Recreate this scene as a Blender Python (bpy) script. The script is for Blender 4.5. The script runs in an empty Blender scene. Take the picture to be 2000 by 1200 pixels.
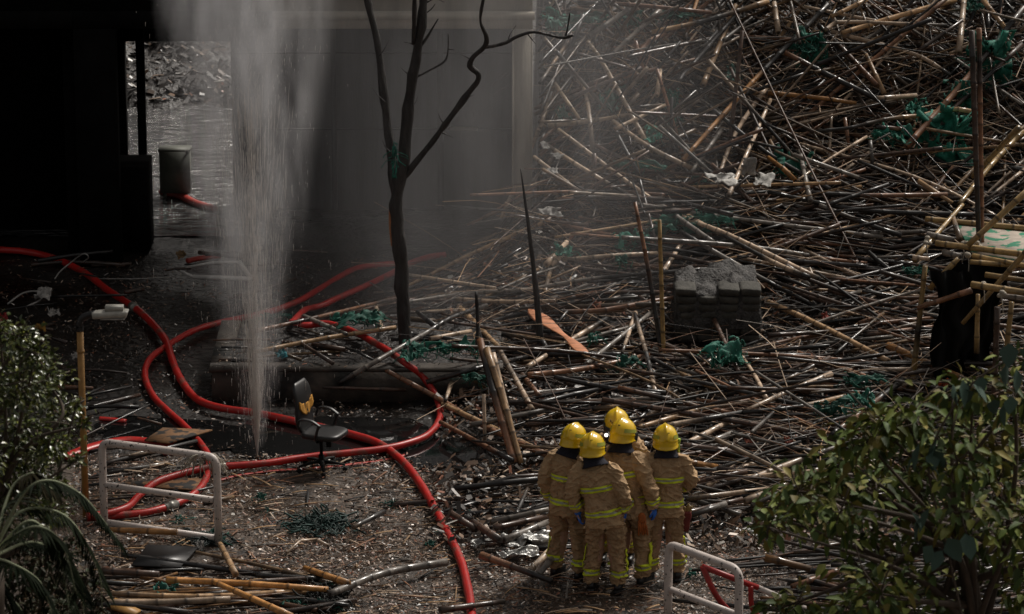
import bpy, math, random
import numpy as np
from mathutils import Vector
R = math.radians
random.seed(7); rng = np.random.default_rng(11)
SC = bpy.context.scene
# ------------------------------------------------------------------ camera
CH, PITCH, FPX = 15.54, 16.0, 7480.0          # height of the viewpoint, tilt below the horizon, focal length in px (2000 wide)
cam = bpy.data.cameras.new('camera'); co = bpy.data.objects.new('camera', cam); SC.collection.objects.link(co)
co.location = (0, 0, CH); co.rotation_euler = (R(90 - PITCH), 0, 0)
cam.sensor_width = 36; cam.lens = 36 * FPX / 2000; cam.clip_end = 2000; cam.clip_start = 0.5
cam.dof.use_dof = True; cam.dof.focus_distance = 46.5; cam.dof.aperture_fstop = 4.5
SC.camera = co
# ------------------------------------------------------------------ sky and sun (heavy overcast, bright side behind the pile on the right)
SUN_EL, SUN_AZ = 50, 40
w = bpy.data.worlds.new("World"); SC.world = w; w.use_nodes = True
nt = w.node_tree; bg = nt.nodes['Background']
sk = nt.nodes.new('ShaderNodeTexSky'); sk.sky_type = 'NISHITA'; sk.sun_disc = False
sk.sun_elevation = R(SUN_EL); sk.sun_rotation = R(SUN_AZ); sk.dust_density = 6; sk.air_density = 1.2; sk.altitude = 0
hs = nt.nodes.new('ShaderNodeHueSaturation'); hs.inputs['Saturation'].default_value = 0.22
wm = nt.nodes.new('ShaderNodeMix'); wm.data_type = 'RGBA'; wm.blend_type = 'MULTIPLY'; wm.inputs['Factor'].default_value = 1; wm.inputs['B'].default_value = (1, .93, .85, 1)
nt.links.new(sk.outputs[0], hs.inputs['Color']); nt.links.new(hs.outputs[0], wm.inputs['A']); nt.links.new(wm.outputs['Result'], bg.inputs['Color'])
bg.inputs['Strength'].default_value = 0.05
sl = bpy.data.lights.new('sun', 'SUN'); sl.energy = 2.0; sl.angle = R(10); sl.color = (1.0, 0.95, 0.88)
so = bpy.data.objects.new('sun', sl); SC.collection.objects.link(so)
sd = Vector((math.sin(R(SUN_AZ)) * math.cos(R(SUN_EL)), math.cos(R(SUN_AZ)) * math.cos(R(SUN_EL)), math.sin(R(SUN_EL))))
so.rotation_euler = sd.to_track_quat('Z', 'Y').to_euler(); so.location = (20, 30, 40)
SC.view_settings.view_transform = 'Standard'; SC.view_settings.look = 'None'; SC.view_settings.gamma = 1
SC.view_settings.exposure = 0.4
SC.render.engine = 'CYCLES'; SC.cycles.use_denoising = True; SC.cycles.max_bounces = 6; SC.cycles.volume_bounces = 1
SC.cycles.volume_step_rate = 2.0; SC.cycles.transparent_max_bounces = 16
SC.cycles.sample_clamp_indirect = 4

# ------------------------------------------------------------------ helpers
def _hash(ix, iy, iz):
    n = (ix.astype(np.int64) * 374761393 + iy.astype(np.int64) * 668265263 + iz.astype(np.int64) * 2147483647 // 7) & 0xffffffff
    n = ((n ^ (n >> 13)) * 1274126177) & 0xffffffff
    return ((n ^ (n >> 16)) & 0xffff) / 32767.5 - 1.0
def noise3(p):
    p = np.asarray(p, float); i = np.floor(p); f = p - i; f = f * f * (3 - 2 * f); r = 0
    for dx in (0, 1):
        for dy in (0, 1):
            for dz in (0, 1):
                wgt = (f[..., 0] if dx else 1 - f[..., 0]) * (f[..., 1] if dy else 1 - f[..., 1]) * (f[..., 2] if dz else 1 - f[..., 2])
                r = r + wgt * _hash(i[..., 0] + dx, i[..., 1] + dy, i[..., 2] + dz)
    return r
def sstep(x): x = np.clip(x, 0, 1); return x * x * (3 - 2 * x)

class MB:
    def __init__(s): s.v = []; s.q = []; s.t = []; s.c = []; s.qm = []; s.tm = []; s.n = 0
    def add(s, v, q=None, t=None, col=(1, 1, 1), m=0):
        v = np.asarray(v, float).reshape(-1, 3); c = np.asarray(col, float)
        c = np.broadcast_to(c, (len(v), 3)); s.v.append(v); s.c.append(c)
        if q is not None and len(q): q = np.asarray(q, int) + s.n; s.q.append(q); s.qm.append(np.broadcast_to(np.asarray(m, int), (len(q),)))
        if t is not None and len(t): t = np.asarray(t, int) + s.n; s.t.append(t); s.tm.append(np.broadcast_to(np.asarray(m, int), (len(t),)))
        s.n += len(v)
    def mesh(s, name):
        v = np.concatenate(s.v); c = np.concatenate(s.c)
        q = np.concatenate(s.q) if s.q else np.zeros((0, 4), int); t = np.concatenate(s.t) if s.t else np.zeros((0, 3), int)
        mi = np.concatenate((s.qm or [np.zeros(0, int)]) + (s.tm or [np.zeros(0, int)]))
        me = bpy.data.meshes.new(name)
        me.vertices.add(len(v)); me.vertices.foreach_set('co', v.astype(np.float32).ravel())
        me.loops.add(q.size + t.size); me.loops.foreach_set('vertex_index', np.concatenate((q.ravel(), t.ravel())).astype(np.int32))
        tot = np.concatenate((np.full(len(q), 4), np.full(len(t), 3))).astype(np.int32)
        me.polygons.add(len(tot)); me.polygons.foreach_set('loop_start', (np.cumsum(tot) - tot).astype(np.int32))
        me.polygons.foreach_set('material_index', mi.astype(np.int32))
        me.update(calc_edges=True)
        a = me.color_attributes.new('tint', 'FLOAT_COLOR', 'POINT')
        a.data.foreach_set('color', np.concatenate((c, np.ones((len(c), 1))), 1).astype(np.float32).ravel())
        return me
    def build(s, name, mats, parent=None, smooth=True, loc=None):
        me = s.mesh(name)
        for m in (mats if isinstance(mats, (list, tuple)) else [mats]): me.materials.append(m)
        if smooth: me.polygons.foreach_set('use_smooth', np.ones(len(me.polygons), bool))
        o = bpy.data.objects.new(name, me); SC.collection.objects.link(o)
        if parent is not None: o.parent = parent
        if loc is not None: o.location = loc
        return o
def tag(o, label=None, cat=None, group=None, kind=None):
    if label: o['label'] = label
    if cat: o['category'] = cat
    if group: o['group'] = group
    if kind: o['kind'] = kind
    return o
def empty(name, loc=(0, 0, 0), rz=0):
    o = bpy.data.objects.new(name, None); SC.collection.objects.link(o); o.location = loc; o.rotation_euler = (0, 0, rz); o.empty_display_size = 0.2
    return o
def catmull(P, n):
    P = np.asarray(P, float); k = len(P)
    if k == 2: u = np.linspace(0, 1, n)[:, None]; return P[0] * (1 - u) + P[1] * u
    E = np.vstack((2 * P[0] - P[1], P, 2 * P[-1] - P[-2])); u = np.linspace(0, k - 1 - 1e-9, n); i = u.astype(int); f = (u - i)[:, None]
    a, b, c, d = E[i], E[i + 1], E[i + 2], E[i + 3]
    return 0.5 * (2 * b + (c - a) * f + (2 * a - 5 * b + 4 * c - d) * f ** 2 + (3 * b - a - 3 * c + d) * f ** 3)
def _nrm(v): return v / np.maximum(np.linalg.norm(v, axis=-1, keepdims=True), 1e-9)
def frames(P, ref=None):
    t = _nrm(np.gradient(P, axis=0))
    if ref is None:
        m = np.abs(P[-1] - P[0]); ref = np.array((0, 0, 1.)) if m[2] < 0.8 * np.linalg.norm(P[-1] - P[0]) else np.array((0, 1., 0))
    a = _nrm(np.cross(t, ref)); b = np.cross(a, t)
    return t, a, b
def loft(mb, P, rx, ry=None, sides=8, col=(1, 1, 1), cap=True, m=0, ref=None, capcol=None, power=None, rad_noise=None):
    """tube of elliptical rings along P; rx across, ry along the other axis"""
    P = np.asarray(P, float); n = len(P); rx = np.broadcast_to(np.asarray(rx, float), (n,)); ry = rx if ry is None else np.broadcast_to(np.asarray(ry, float), (n,))
    t, a, b = frames(P, ref); th = np.linspace(0, 2 * math.pi, sides, endpoint=False); c, s_ = np.cos(th), np.sin(th)
    if power: c = np.sign(c) * np.abs(c) ** power; s_ = np.sign(s_) * np.abs(s_) ** power
    V = P[:, None] + rx[:, None, None] * c[None, :, None] * a[:, None] + ry[:, None, None] * s_[None, :, None] * b[:, None]
    if rad_noise is not None:
        amp, fr, seed = rad_noise
        d = noise3(V * fr + seed); V = V + _nrm(V - P[:, None]) * (amp * d)[..., None]
    i = np.arange(n - 1)[:, None] * sides; j = np.arange(sides)[None]; j2 = (j + 1) % sides
    q = np.stack((i + j, i + sides + j, i + sides + j2, i + j2), -1).reshape(-1, 4)
    col = np.asarray(col, float)
    if col.ndim == 2: col = np.repeat(col, sides, 0)
    V = V.reshape(-1, 3); tt = []
    if cap:
        V = np.vstack((V, P[0], P[-1])); k = n * sides
        col = np.broadcast_to(col, (k, 3)); cc = np.asarray(capcol if capcol is not None else col[0]); cc2 = np.asarray(capcol if capcol is not None else col[-1])
        col = np.vstack((col, cc, cc2)); jj = np.arange(sides)
        tt = np.vstack((np.stack((np.full(sides, k), jj, (jj + 1) % sides), -1), np.stack((np.full(sides, k + 1), k - sides + (jj + 1) % sides, k - sides + jj), -1)))
    mb.add(V, q, tt, col, m)
BOXQ = [(0, 3, 2, 1), (4, 5, 6, 7), (0, 1, 5, 4), (1, 2, 6, 5), (2, 3, 7, 6), (3, 0, 4, 7)]
def box(mb, lo, hi, col=(1, 1, 1), m=0, rot=0, jit=0):
    lo, hi = np.array(lo, float), np.array(hi, float)
    v = np.array([(lo[0], lo[1], lo[2]), (hi[0], lo[1], lo[2]), (hi[0], hi[1], lo[2]), (lo[0], hi[1], lo[2]), (lo[0], lo[1], hi[2]), (hi[0], lo[1], hi[2]), (hi[0], hi[1], hi[2]), (lo[0], hi[1], hi[2])])
    if rot:
        c = v.mean(0); d = v - c; v = c + np.stack((d[:, 0] * math.cos(rot) - d[:, 1] * math.sin(rot), d[:, 0] * math.sin(rot) + d[:, 1] * math.cos(rot), d[:, 2]), 1)
    if jit: v = v + rng.normal(0, jit, v.shape)
    mb.add(v, BOXQ, None, col, m)
def ball(mb, c, r, nu=14, nv=9, col=(1, 1, 1), m=0):
    c = np.asarray(c, float); r = np.broadcast_to(np.asarray(r, float), (3,))
    ph = np.linspace(0.001, math.pi - 0.001, nv); th = np.linspace(0, 2 * math.pi, nu, endpoint=False)
    V = np.stack((np.sin(ph)[:, None] * np.cos(th), np.sin(ph)[:, None] * np.sin(th), np.cos(ph)[:, None] * np.ones(nu)), -1) * r + c
    i = np.arange(nv - 1)[:, None] * nu; j = np.arange(nu)[None]; j2 = (j + 1) % nu
    mb.add(V.reshape(-1, 3), np.stack((i + j, i + nu + j, i + nu + j2, i + j2), -1).reshape(-1, 4), None, col, m)

# ------------------------------------------------------------------ view rays: where on the site a traced point stands
cp, sp = math.cos(R(PITCH)), math.sin(R(PITCH))
def ray(px, py):
    x = (np.asarray(px, float) - 1000) / FPX; y = (600 - np.asarray(py, float)) / FPX
    return np.stack(np.broadcast_arrays(x, cp + y * sp, -sp + y * cp), -1)
CAM = np.array((0, 0, CH))
def at_z(px, py, z=0.0): d = ray(px, py); return CAM + d * ((z - CH) / d[..., 2])[..., None]
def at_y(px, py, Y): d = ray(px, py); return CAM + d * (Y / d[..., 1])[..., None]
def to_px(p):
    p = np.asarray(p, float) - CAM; dep = p[..., 1] * cp - p[..., 2] * sp; up = p[..., 1] * sp + p[..., 2] * cp
    return 1000 + FPX * p[..., 0] / dep, 600 - FPX * up / dep
# planter block and pile surface
PL = (-4.07, -0.15, 49.62, 51.9, 0.45)
WALLY = 56.5
def ground_h(X, Y): return np.where((X > PL[0]) & (X < PL[1]) & (Y > PL[2]) & (Y < PL[3]), PL[4], 0.0)
def pile_h0(X, Y):
    X = np.asarray(X, float); Y = np.asarray(Y, float)
    pr = np.interp(Y, [40, 43, 46, 51, 54, 56, 58, 60, 63, 67], [.02, .05, .18, .32, .75, 1.5, 2.8, 4.2, 5.4, 5.6])
    lf = np.interp(Y, [44, 48, 51, 54, 57], [.0, .03, .08, .14, .2])
    wv = sstep((X + 1.2) / 1.9); h = lf * (1 - wv) + pr * wv
    nz = noise3(np.stack(np.broadcast_arrays(X * .55, Y * .55, 3.3), -1)) + .5 * noise3(np.stack(np.broadcast_arrays(X * 1.4, Y * 1.4, 8.1), -1))
    h = h + nz * np.minimum(.32, .45 * h)
    return np.where((X < .34) & (Y > WALLY - .1), 0.0, h)
_HX = np.arange(-14, 26, .05); _HY = np.arange(36, 78, .05); _HG = pile_h0(*np.meshgrid(_HX, _HY, indexing='ij'))
def pile_h(X, Y):
    X, Y = np.broadcast_arrays(np.asarray(X, float), np.asarray(Y, float)); return _HG[np.clip(((X + 14) / .05 + .5).astype(int), 0, len(_HX) - 1), np.clip(((Y - 36) / .05 + .5).astype(int), 0, len(_HY) - 1)]
def surf(X, Y): return np.maximum(ground_h(X, Y), pile_h(X, Y))
def on(px, py, dz=0.0, fn=None, y1=72.0):
    """march the view ray until it meets the surface raised by dz"""
    fn = fn or surf; d = ray(px, py); single = d.ndim == 1; d = d.reshape(-1, 3)
    Ys = np.arange(38, y1, .12); Q = CAM + d[:, None] * (Ys[None] / d[:, 1:2])[..., None]
    below = Q[..., 2] < fn(Q[..., 0], Q[..., 1]) + dz; hit = np.where(below.any(1), Ys[below.argmax(1)], y1)
    for k in range(7):
        mid = hit - .12 / 2 ** (k + 1) * 1.0; P = CAM + d * (mid / d[:, 1])[:, None]
        below = P[:, 2] < fn(P[:, 0], P[:, 1]) + dz; hit = np.where(below, mid, hit)
    P = CAM + d * (hit / d[:, 1])[:, None]
    return P[0] if single else P

# ------------------------------------------------------------------ materials
def mat(name, col=(.5, .5, .5), rough=.6, tint=False, noise=None, bump=None, coat=0, metal=0, spec=.5, streak=None, emit=None, alpha=None, rough_noise=None, sheen=0):
    """noise=(scale, dark factor, light factor); bump=(scale, strength); streak=anisotropic object-space scale; rough_noise=(scale, lo, hi)"""
    m = bpy.data.materials.new(name); m.use_nodes = True; n = m.node_tree; b = n.nodes['Principled BSDF']
    b.inputs['Base Color'].default_value = (*col, 1); b.inputs['Roughness'].default_value = rough
    b.inputs['Metallic'].default_value = metal; b.inputs['Specular IOR Level'].default_value = spec
    b.inputs['Coat Weight'].default_value = coat; b.inputs['Coat Roughness'].default_value = .12
    if sheen: b.inputs['Sheen Weight'].default_value = sheen
    tc = n.nodes.new('ShaderNodeTexCoord'); mp = n.nodes.new('ShaderNodeMapping'); n.links.new(tc.outputs['Object'], mp.inputs[0])
    if streak: mp.inputs['Scale'].default_value = streak
    src = None
    if tint:
        a = n.nodes.new('ShaderNodeAttribute'); a.attribute_name = 'tint'; mx = n.nodes.new('ShaderNodeMix'); mx.data_type = 'RGBA'; mx.blend_type = 'MULTIPLY'
        mx.inputs['Factor'].default_value = 1; mx.inputs['A'].default_value = (*col, 1); n.links.new(a.outputs['Color'], mx.inputs['B']); src = mx.outputs['Result']
    if noise:
        nz = n.nodes.new('ShaderNodeTexNoise'); nz.inputs['Scale'].default_value = noise[0]; nz.inputs['Detail'].default_value = 5; nz.inputs['Roughness'].default_value = .65
        n.links.new(mp.outputs[0], nz.inputs[0]); mr = n.nodes.new('ShaderNodeMapRange'); mr.inputs[1].default_value = .3; mr.inputs[2].default_value = .7
        mr.inputs[3].default_value = noise[1]; mr.inputs[4].default_value = noise[2]; n.links.new(nz.outputs[0], mr.inputs[0])
        m2 = n.nodes.new('ShaderNodeMix'); m2.data_type = 'RGBA'; m2.blend_type = 'MULTIPLY'; m2.inputs['Factor'].default_value = 1
        if src: n.links.new(src, m2.inputs['A'])
        else: m2.inputs['A'].default_value = (*col, 1)
        n.links.new(mr.outputs[0], m2.inputs['B']); src = m2.outputs['Result']
    if src: n.links.new(src, b.inputs['Base Color'])
    if rough_noise:
        nz = n.nodes.new('ShaderNodeTexNoise'); nz.inputs['Scale'].default_value = rough_noise[0]; nz.inputs['Detail'].default_value = 4
        n.links.new(tc.outputs['Object'], nz.inputs[0]); mr = n.nodes.new('ShaderNodeMapRange'); mr.inputs[1].default_value = .35; mr.inputs[2].default_value = .65
        mr.inputs[3].default_value = rough_noise[1]; mr.inputs[4].default_value = rough_noise[2]; n.links.new(nz.outputs[0], mr.inputs[0]); n.links.new(mr.outputs[0], b.inputs['Roughness'])
    if bump:
        nz = n.nodes.new('ShaderNodeTexNoise'); nz.inputs['Scale'].default_value = bump[0]; nz.inputs['Detail'].default_value = 6; n.links.new(mp.outputs[0], nz.inputs[0])
        bp = n.nodes.new('ShaderNodeBump'); bp.inputs['Strength'].default_value = bump[1]; bp.inputs['Distance'].default_value = bump[2] if len(bump) > 2 else .02
        n.links.new(nz.outputs[0], bp.inputs['Height']); n.links.new(bp.outputs[0], b.inputs['Normal'])
    if emit: b.inputs['Emission Color'].default_value = (*emit[0], 1); b.inputs['Emission Strength'].default_value = emit[1]
    return m
def patchy(m, scale, thr, col, soft=.04, rough=None, seed=0.0):
    """chips and sooty patches of another colour over material m"""
    n = m.node_tree; b = n.nodes['Principled BSDF']; tc = n.nodes.new('ShaderNodeTexCoord'); mp = n.nodes.new('ShaderNodeMapping'); mp.inputs['Location'].default_value = (seed, seed * 1.7, seed * .3)
    n.links.new(tc.outputs['Object'], mp.inputs[0]); nz = n.nodes.new('ShaderNodeTexNoise'); nz.inputs['Scale'].default_value = scale; nz.inputs['Detail'].default_value = 4
    n.links.new(mp.outputs[0], nz.inputs[0]); mr = n.nodes.new('ShaderNodeMapRange'); mr.inputs[1].default_value = thr; mr.inputs[2].default_value = thr + soft
    n.links.new(nz.outputs[0], mr.inputs[0]); mx = n.nodes.new('ShaderNodeMix'); mx.data_type = 'RGBA'; mx.inputs['B'].default_value = (*col, 1)
    if b.inputs['Base Color'].links: n.links.new(b.inputs['Base Color'].links[0].from_socket, mx.inputs['A'])
    else: mx.inputs['A'].default_value = b.inputs['Base Color'].default_value
    n.links.new(mr.outputs[0], mx.inputs['Factor']); n.links.new(mx.outputs['Result'], b.inputs['Base Color'])
    return m
M = {}
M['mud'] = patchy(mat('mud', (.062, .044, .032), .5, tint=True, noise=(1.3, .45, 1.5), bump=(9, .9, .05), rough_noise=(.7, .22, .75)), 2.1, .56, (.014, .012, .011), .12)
M['char_ground'] = mat('char_ground', (.016, .013, .012), .5, noise=(3, .5, 1.7), bump=(12, 1, .06), rough_noise=(1.2, .3, .8))
M['water'] = mat('dirty_water', (.008, .008, .008), .04, bump=(3.5, .12, .01), spec=.5)
M['bright_water'] = mat('flood_water', (.03, .03, .03), .06, bump=(1.3, 1, .3), streak=(1, 4.5, 1), spec=1); M['bright_water'].node_tree.nodes['Principled BSDF'].inputs['IOR'].default_value = 1.7
M['chips'] = mat('chips', (1, 1, 1), .38, tint=True, spec=.42)
M['bamboo'] = mat('bamboo', (1, 1, 1), .35, tint=True, noise=(9, .45, 1.3), coat=.22, bump=(30, .3, .004), rough_noise=(5, .22, .62), spec=.5)
M['splinter'] = mat('splinter', (1, 1, 1), .62, tint=True, noise=(12, .6, 1.2), spec=.35)
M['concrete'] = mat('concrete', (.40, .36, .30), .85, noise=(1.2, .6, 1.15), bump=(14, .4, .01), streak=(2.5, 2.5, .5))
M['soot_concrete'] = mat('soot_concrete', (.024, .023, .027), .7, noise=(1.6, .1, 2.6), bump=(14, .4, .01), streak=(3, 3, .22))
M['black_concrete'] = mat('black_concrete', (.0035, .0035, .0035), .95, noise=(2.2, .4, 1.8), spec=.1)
M['planter'] = patchy(mat('planter_stone', (.07, .057, .046), .8, noise=(2.2, .4, 1.3), bump=(14, .5, .02)), 1.8, .5, (.012, .011, .01), .14)
M['hose'] = patchy(mat('red_hose', (.44, .018, .014), .38, noise=(5, .72, 1.08), bump=(60, .4, .004)), 4.5, .57, (.20, .06, .045), .12)
M['old_hose'] = mat('old_hose', (.43, .05, .035), .5, noise=(7, .6, 1.1), bump=(60, .3, .003))
M['coupling'] = mat('coupling', (.30, .29, .26), .4, noise=(30, .5, 1.1), metal=.6)
M['white_tube'] = patchy(patchy(mat('white_paint', (.60, .53, .49), .45, noise=(6, .8, 1.05)), 22, .62, (.03, .025, .02), .03), 9, .68, (.05, .07, .055), .05, seed=4)
M['red_tube'] = mat('red_paint', (.34, .02, .018), .4, noise=(9, .6, 1.1))
M['yellow_post'] = mat('yellow_post', (.36, .19, .05), .5, noise=(8, .7, 1.1))
M['black_rubber'] = mat('black_rubber', (.014, .014, .015), .42, noise=(12, .6, 1.4))
M['black_matte'] = mat('black_matte', (.006, .006, .006), .8, spec=.25)
M['lamp_grey'] = mat('lamp_grey', (.42, .41, .37), .45, noise=(12, .7, 1.1))
M['foam'] = patchy(mat('foam', (.50, .235, .03), .85, noise=(14, .7, 1.15), bump=(40, .5, .01)), 13, .66, (.02, .015, .01), .03)
M['bark'] = mat('burnt_bark', (.02, .018, .017), .6, noise=(7, .3, 2.4), bump=(14, 1, .05), streak=(1, 1, .3))
M['raw_wood'] = mat('raw_wood', (.40, .17, .07), .7, noise=(10, .6, 1.2), streak=(1, 1, .2))
M['orange_wood'] = mat('orange_wood', (.62, .25, .12), .6, noise=(14, .55, 1.25), streak=(.25, 1.5, 1.5), bump=(20, .6, .01))
M['cloth_tint'] = mat('netting', (1, 1, 1), .7, tint=True, noise=(18, .5, 1.3), bump=(60, .6, .01))
M['foil'] = mat('foil', (.6, .6, .58), .42, metal=.6, noise=(6, .3, 1.1), bump=(14, 1, .03))
M['metal_frame'] = mat('pale_metal', (.34, .33, .31), .45, noise=(8, .6, 1.1))
M['pale_frame'] = mat('pale_frame', (.62, .6, .57), .45, noise=(8, .7, 1.1)); M['block'] = mat('block', (.055, .052, .044), .85, noise=(6, .5, 1.35), bump=(22, .8, .02))
M['green_box'] = mat('box_panel', (.10, .105, .085), .6, noise=(3, .6, 1.2))
M['board'] = mat('black_board', (.018, .018, .019), .38, noise=(5, .6, 1.6))
M['ply'] = patchy(mat('burnt_ply', (.22, .11, .045), .8, noise=(7, .4, 1.3), streak=(1, 4, 1)), 6, .5, (.015, .012, .01), .06)
M['leaf_r'] = mat('broad_leaf', (1, 1, 1), .6, tint=True, spec=.2); M['leaf_l'] = mat('glossy_leaf', (1, 1, 1), .26, tint=True, spec=.6)
M['palm'] = mat('palm_leaf', (.3, .33, .22), .75, tint=True, spec=.05); M['bark2'] = mat('branch_bark', (.07, .05, .035), .8, noise=(9, .6, 1.3))
M['tan_cloth'] = mat('tan_cloth', (.48, .315, .17), .85, noise=(7, .75, 1.12), bump=(11, 1, .05))
M['tan_trouser'] = mat('tan_trouser', (.41, .265, .142), .88, noise=(6, .65, 1.15), bump=(11, 1, .05))
M['hi_vis'] = mat('hi_vis', (.72, .82, .02), .6, noise=(20, .75, 1.1)); M['silver_tape'] = mat('silver_tape', (.42, .43, .33), .45, noise=(20, .75, 1.1))
M['helmet'] = mat('helmet_yellow', (.80, .52, .012), .22, coat=.5, noise=(5, .85, 1.05)); M['helmet_strip'] = mat('helmet_strip', (.34, .36, .05), .4)
M['navy'] = mat('navy_cloth', (.010, .010, .020), .9, bump=(16, .6, .03)); M['skin'] = mat('skin', (.42, .25, .17), .55)
M['blue_glove'] = mat('blue_glove', (.025, .15, .62), .4, noise=(20, .7, 1.1)); M['boot'] = mat('boot', (.01, .01, .01), .4)
M['orange_glove'] = mat('orange_glove', (.45, .12, .02), .6, noise=(20, .5, 1.2)); M['hide_glove'] = mat('hide_glove', (.30, .20, .07), .7, noise=(20, .5, 1.2))
M['red_bag'] = mat('red_bag', (.16, .018, .012), .6, noise=(12, .6, 1.2)); M['torch'] = mat('torch_glow', (.9, .9, .85), .3, emit=((1, .95, .85), 2.5))
M['green_torch'] = mat('green_torch', (.35, .50, .05), .4); M['rope'] = mat('rope', (.36, .32, .26), .8)
M['mark_dark'] = mat('mark_dark', (.03, .02, .02), .5)

# ------------------------------------------------------------------ ground, water
mb = MB(); S = 600.
gx = np.concatenate(([-S, -60, -20], np.linspace(-12, 14, 60), [30, 70, S])); gy = np.concatenate(([-S, 10, 30], np.linspace(36, 70, 80), [90, 150, S]))
GX, GY = np.meshgrid(gx, gy); v = np.stack((GX, GY, -.02 + .03 * noise3(np.stack((GX * 1.3, GY * 1.3, GX * 0), -1)) * (np.abs(GX) < 15) * (GY < 71) * (GY > 35)), -1).reshape(-1, 3)
k = len(gx); i = np.arange(len(gy) - 1)[:, None] * k + np.arange(k - 1)[None]
ground_tone = 1 - .86 * sstep((v[:, 1] - 46.3 + .9 * noise3(v * .6)) / 1.4) * sstep((8 - np.abs(v[:, 0] + 3)) / 3 + .6); mb.add(v, np.stack((i, i + 1, i + k + 1, i + k), -1).reshape(-1, 4), None, ground_tone[:, None] * np.ones(3)); tag(mb.build('ground', M['mud']), kind='structure')  # tint darkens the ground toward the back, with a ragged front edge
def blob_sheet(name, cx, cy, rx, ry, z, m, n=60, irr=.25, seed=1.):
    th = np.linspace(0, 2 * math.pi, n, endpoint=False); rr = 1 + irr * noise3(np.stack((np.cos(th) * 1.7, np.sin(th) * 1.7, th * 0 + seed), -1)) + .4 * irr * noise3(np.stack((np.cos(th) * 5, np.sin(th) * 5, th * 0 + seed), -1))
    V = np.stack((cx + rx * rr * np.cos(th), cy + ry * rr * np.sin(th), th * 0 + z), -1); V = np.vstack((V, (cx, cy, z))); j = np.arange(n)
    mb = MB(); mb.add(V, None, np.stack((j, (j + 1) % n, np.full(n, n)), -1)); return tag(mb.build(name, m), kind='structure')
def at_xy(px, py): return at_z(px, py, 0)
c = at_xy(640, 860); blob_sheet('puddle', c[0], c[1], 1.5, .95, .012, M['water'], seed=2.2)
c = at_xy(895, 888); blob_sheet('puddle', c[0], c[1], .85, .62, .022, M['water'], seed=5.2, irr=.35)
c = at_xy(330, 850); blob_sheet('puddle', c[0], c[1], 1.1, .8, .010, M['water'], seed=9.2)
c = at_xy(1560, 650); blob_sheet('puddle', 5.0, 46.0, .8, .55, .013, M['water'], seed=7.2)
mb = MB(); mb.add([(-9, 58.2, .012), (-3.9, 58.2, .012), (-3.9, 67.6, .012), (-9, 67.6, .012)], [(0, 1, 2, 3)]); tag(mb.build('water', M['bright_water']), kind='structure')

# ------------------------------------------------------------------ terrain under the pile
gx = np.arange(-3, 20, .16); gy = np.arange(43, 68, .16); GX, GY = np.meshgrid(gx, gy); T = pile_h(GX, GY)
Z = T * .72 - .12 + .10 * noise3(np.stack((GX * 3, GY * 3, GX * 0), -1)) * np.minimum(1, T * 2); Z = np.where((GX < .45) & (GY > WALLY - .3), -.5, Z)
k = len(gx); i = np.arange(len(gy) - 1)[:, None] * k + np.arange(k - 1)[None]
mb = MB(); mb.add(np.stack((GX, GY, Z), -1).reshape(-1, 3), np.stack((i, i + 1, i + k + 1, i + k), -1).reshape(-1, 4)); tag(mb.build('terrain', M['char_ground']), kind='structure')
# rubble bank beyond the passage
gx = np.arange(-16, 0, .2); gy = np.arange(66.5, 84, .2); GX, GY = np.meshgrid(gx, gy); Z = np.minimum((GY - 67.3) * .3, .25) + .22 * noise3(np.stack((GX * 1.6, GY * 1.6, GX * 0), -1))
k = len(gx); i = np.arange(len(gy) - 1)[:, None] * k + np.arange(k - 1)[None]
mb = MB(); mb.add(np.stack((GX, GY, Z), -1).reshape(-1, 3), np.stack((i, i + 1, i + k + 1, i + k), -1).reshape(-1, 4)); tag(mb.build('hill', M['char_ground']), kind='structure')

# ------------------------------------------------------------------ building
B = empty('concrete_building', (-8, WALLY, 0)); tag(B, 'sooty black concrete building with open passage and grey corner column behind the water spray', 'building')
def bpart(name, boxes, m, parent=B):
    mb = MB()
    for lo, hi in boxes: box(mb, np.array(lo) - np.array((-8, WALLY, 0)), np.array(hi) - np.array((-8, WALLY, 0)))
    o = mb.build(name, m, parent, smooth=False); return o
bpart('column', [((0.0, WALLY, -.1), (.31, WALLY + .6, 3.69))], M['concrete'])
bpart('beam', [((-3.6, WALLY, 3.69), (.31, WALLY + .6, 3.95))], M['concrete'])
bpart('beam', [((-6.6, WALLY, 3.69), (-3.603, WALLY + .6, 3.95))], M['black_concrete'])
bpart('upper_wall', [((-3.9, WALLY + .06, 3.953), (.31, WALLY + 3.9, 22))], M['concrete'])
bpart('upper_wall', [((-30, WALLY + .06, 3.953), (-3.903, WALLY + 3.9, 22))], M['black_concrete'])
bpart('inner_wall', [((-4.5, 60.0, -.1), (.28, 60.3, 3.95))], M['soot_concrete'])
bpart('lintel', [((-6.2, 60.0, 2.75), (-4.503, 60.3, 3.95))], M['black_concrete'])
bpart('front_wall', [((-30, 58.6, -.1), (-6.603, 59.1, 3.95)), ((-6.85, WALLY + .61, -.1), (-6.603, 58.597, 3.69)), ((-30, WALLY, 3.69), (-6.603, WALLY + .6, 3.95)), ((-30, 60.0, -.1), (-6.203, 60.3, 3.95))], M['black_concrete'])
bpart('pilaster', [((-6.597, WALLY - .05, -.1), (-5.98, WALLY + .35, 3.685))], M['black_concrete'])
bpart('side_wall', [((.05, WALLY + .603, -.1), (.31, 60.3, 3.95))], M['soot_concrete'])
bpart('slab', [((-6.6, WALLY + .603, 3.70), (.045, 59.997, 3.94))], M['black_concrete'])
bpart('post', [((-5.98, 59.6, 0), (-5.85, 59.75, 3.69))], M['black_concrete'])
bpart('plinth', [((-6.2, 57.3, 0), (-5.62, 58.1, 1.35))], M['black_concrete'])
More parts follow.
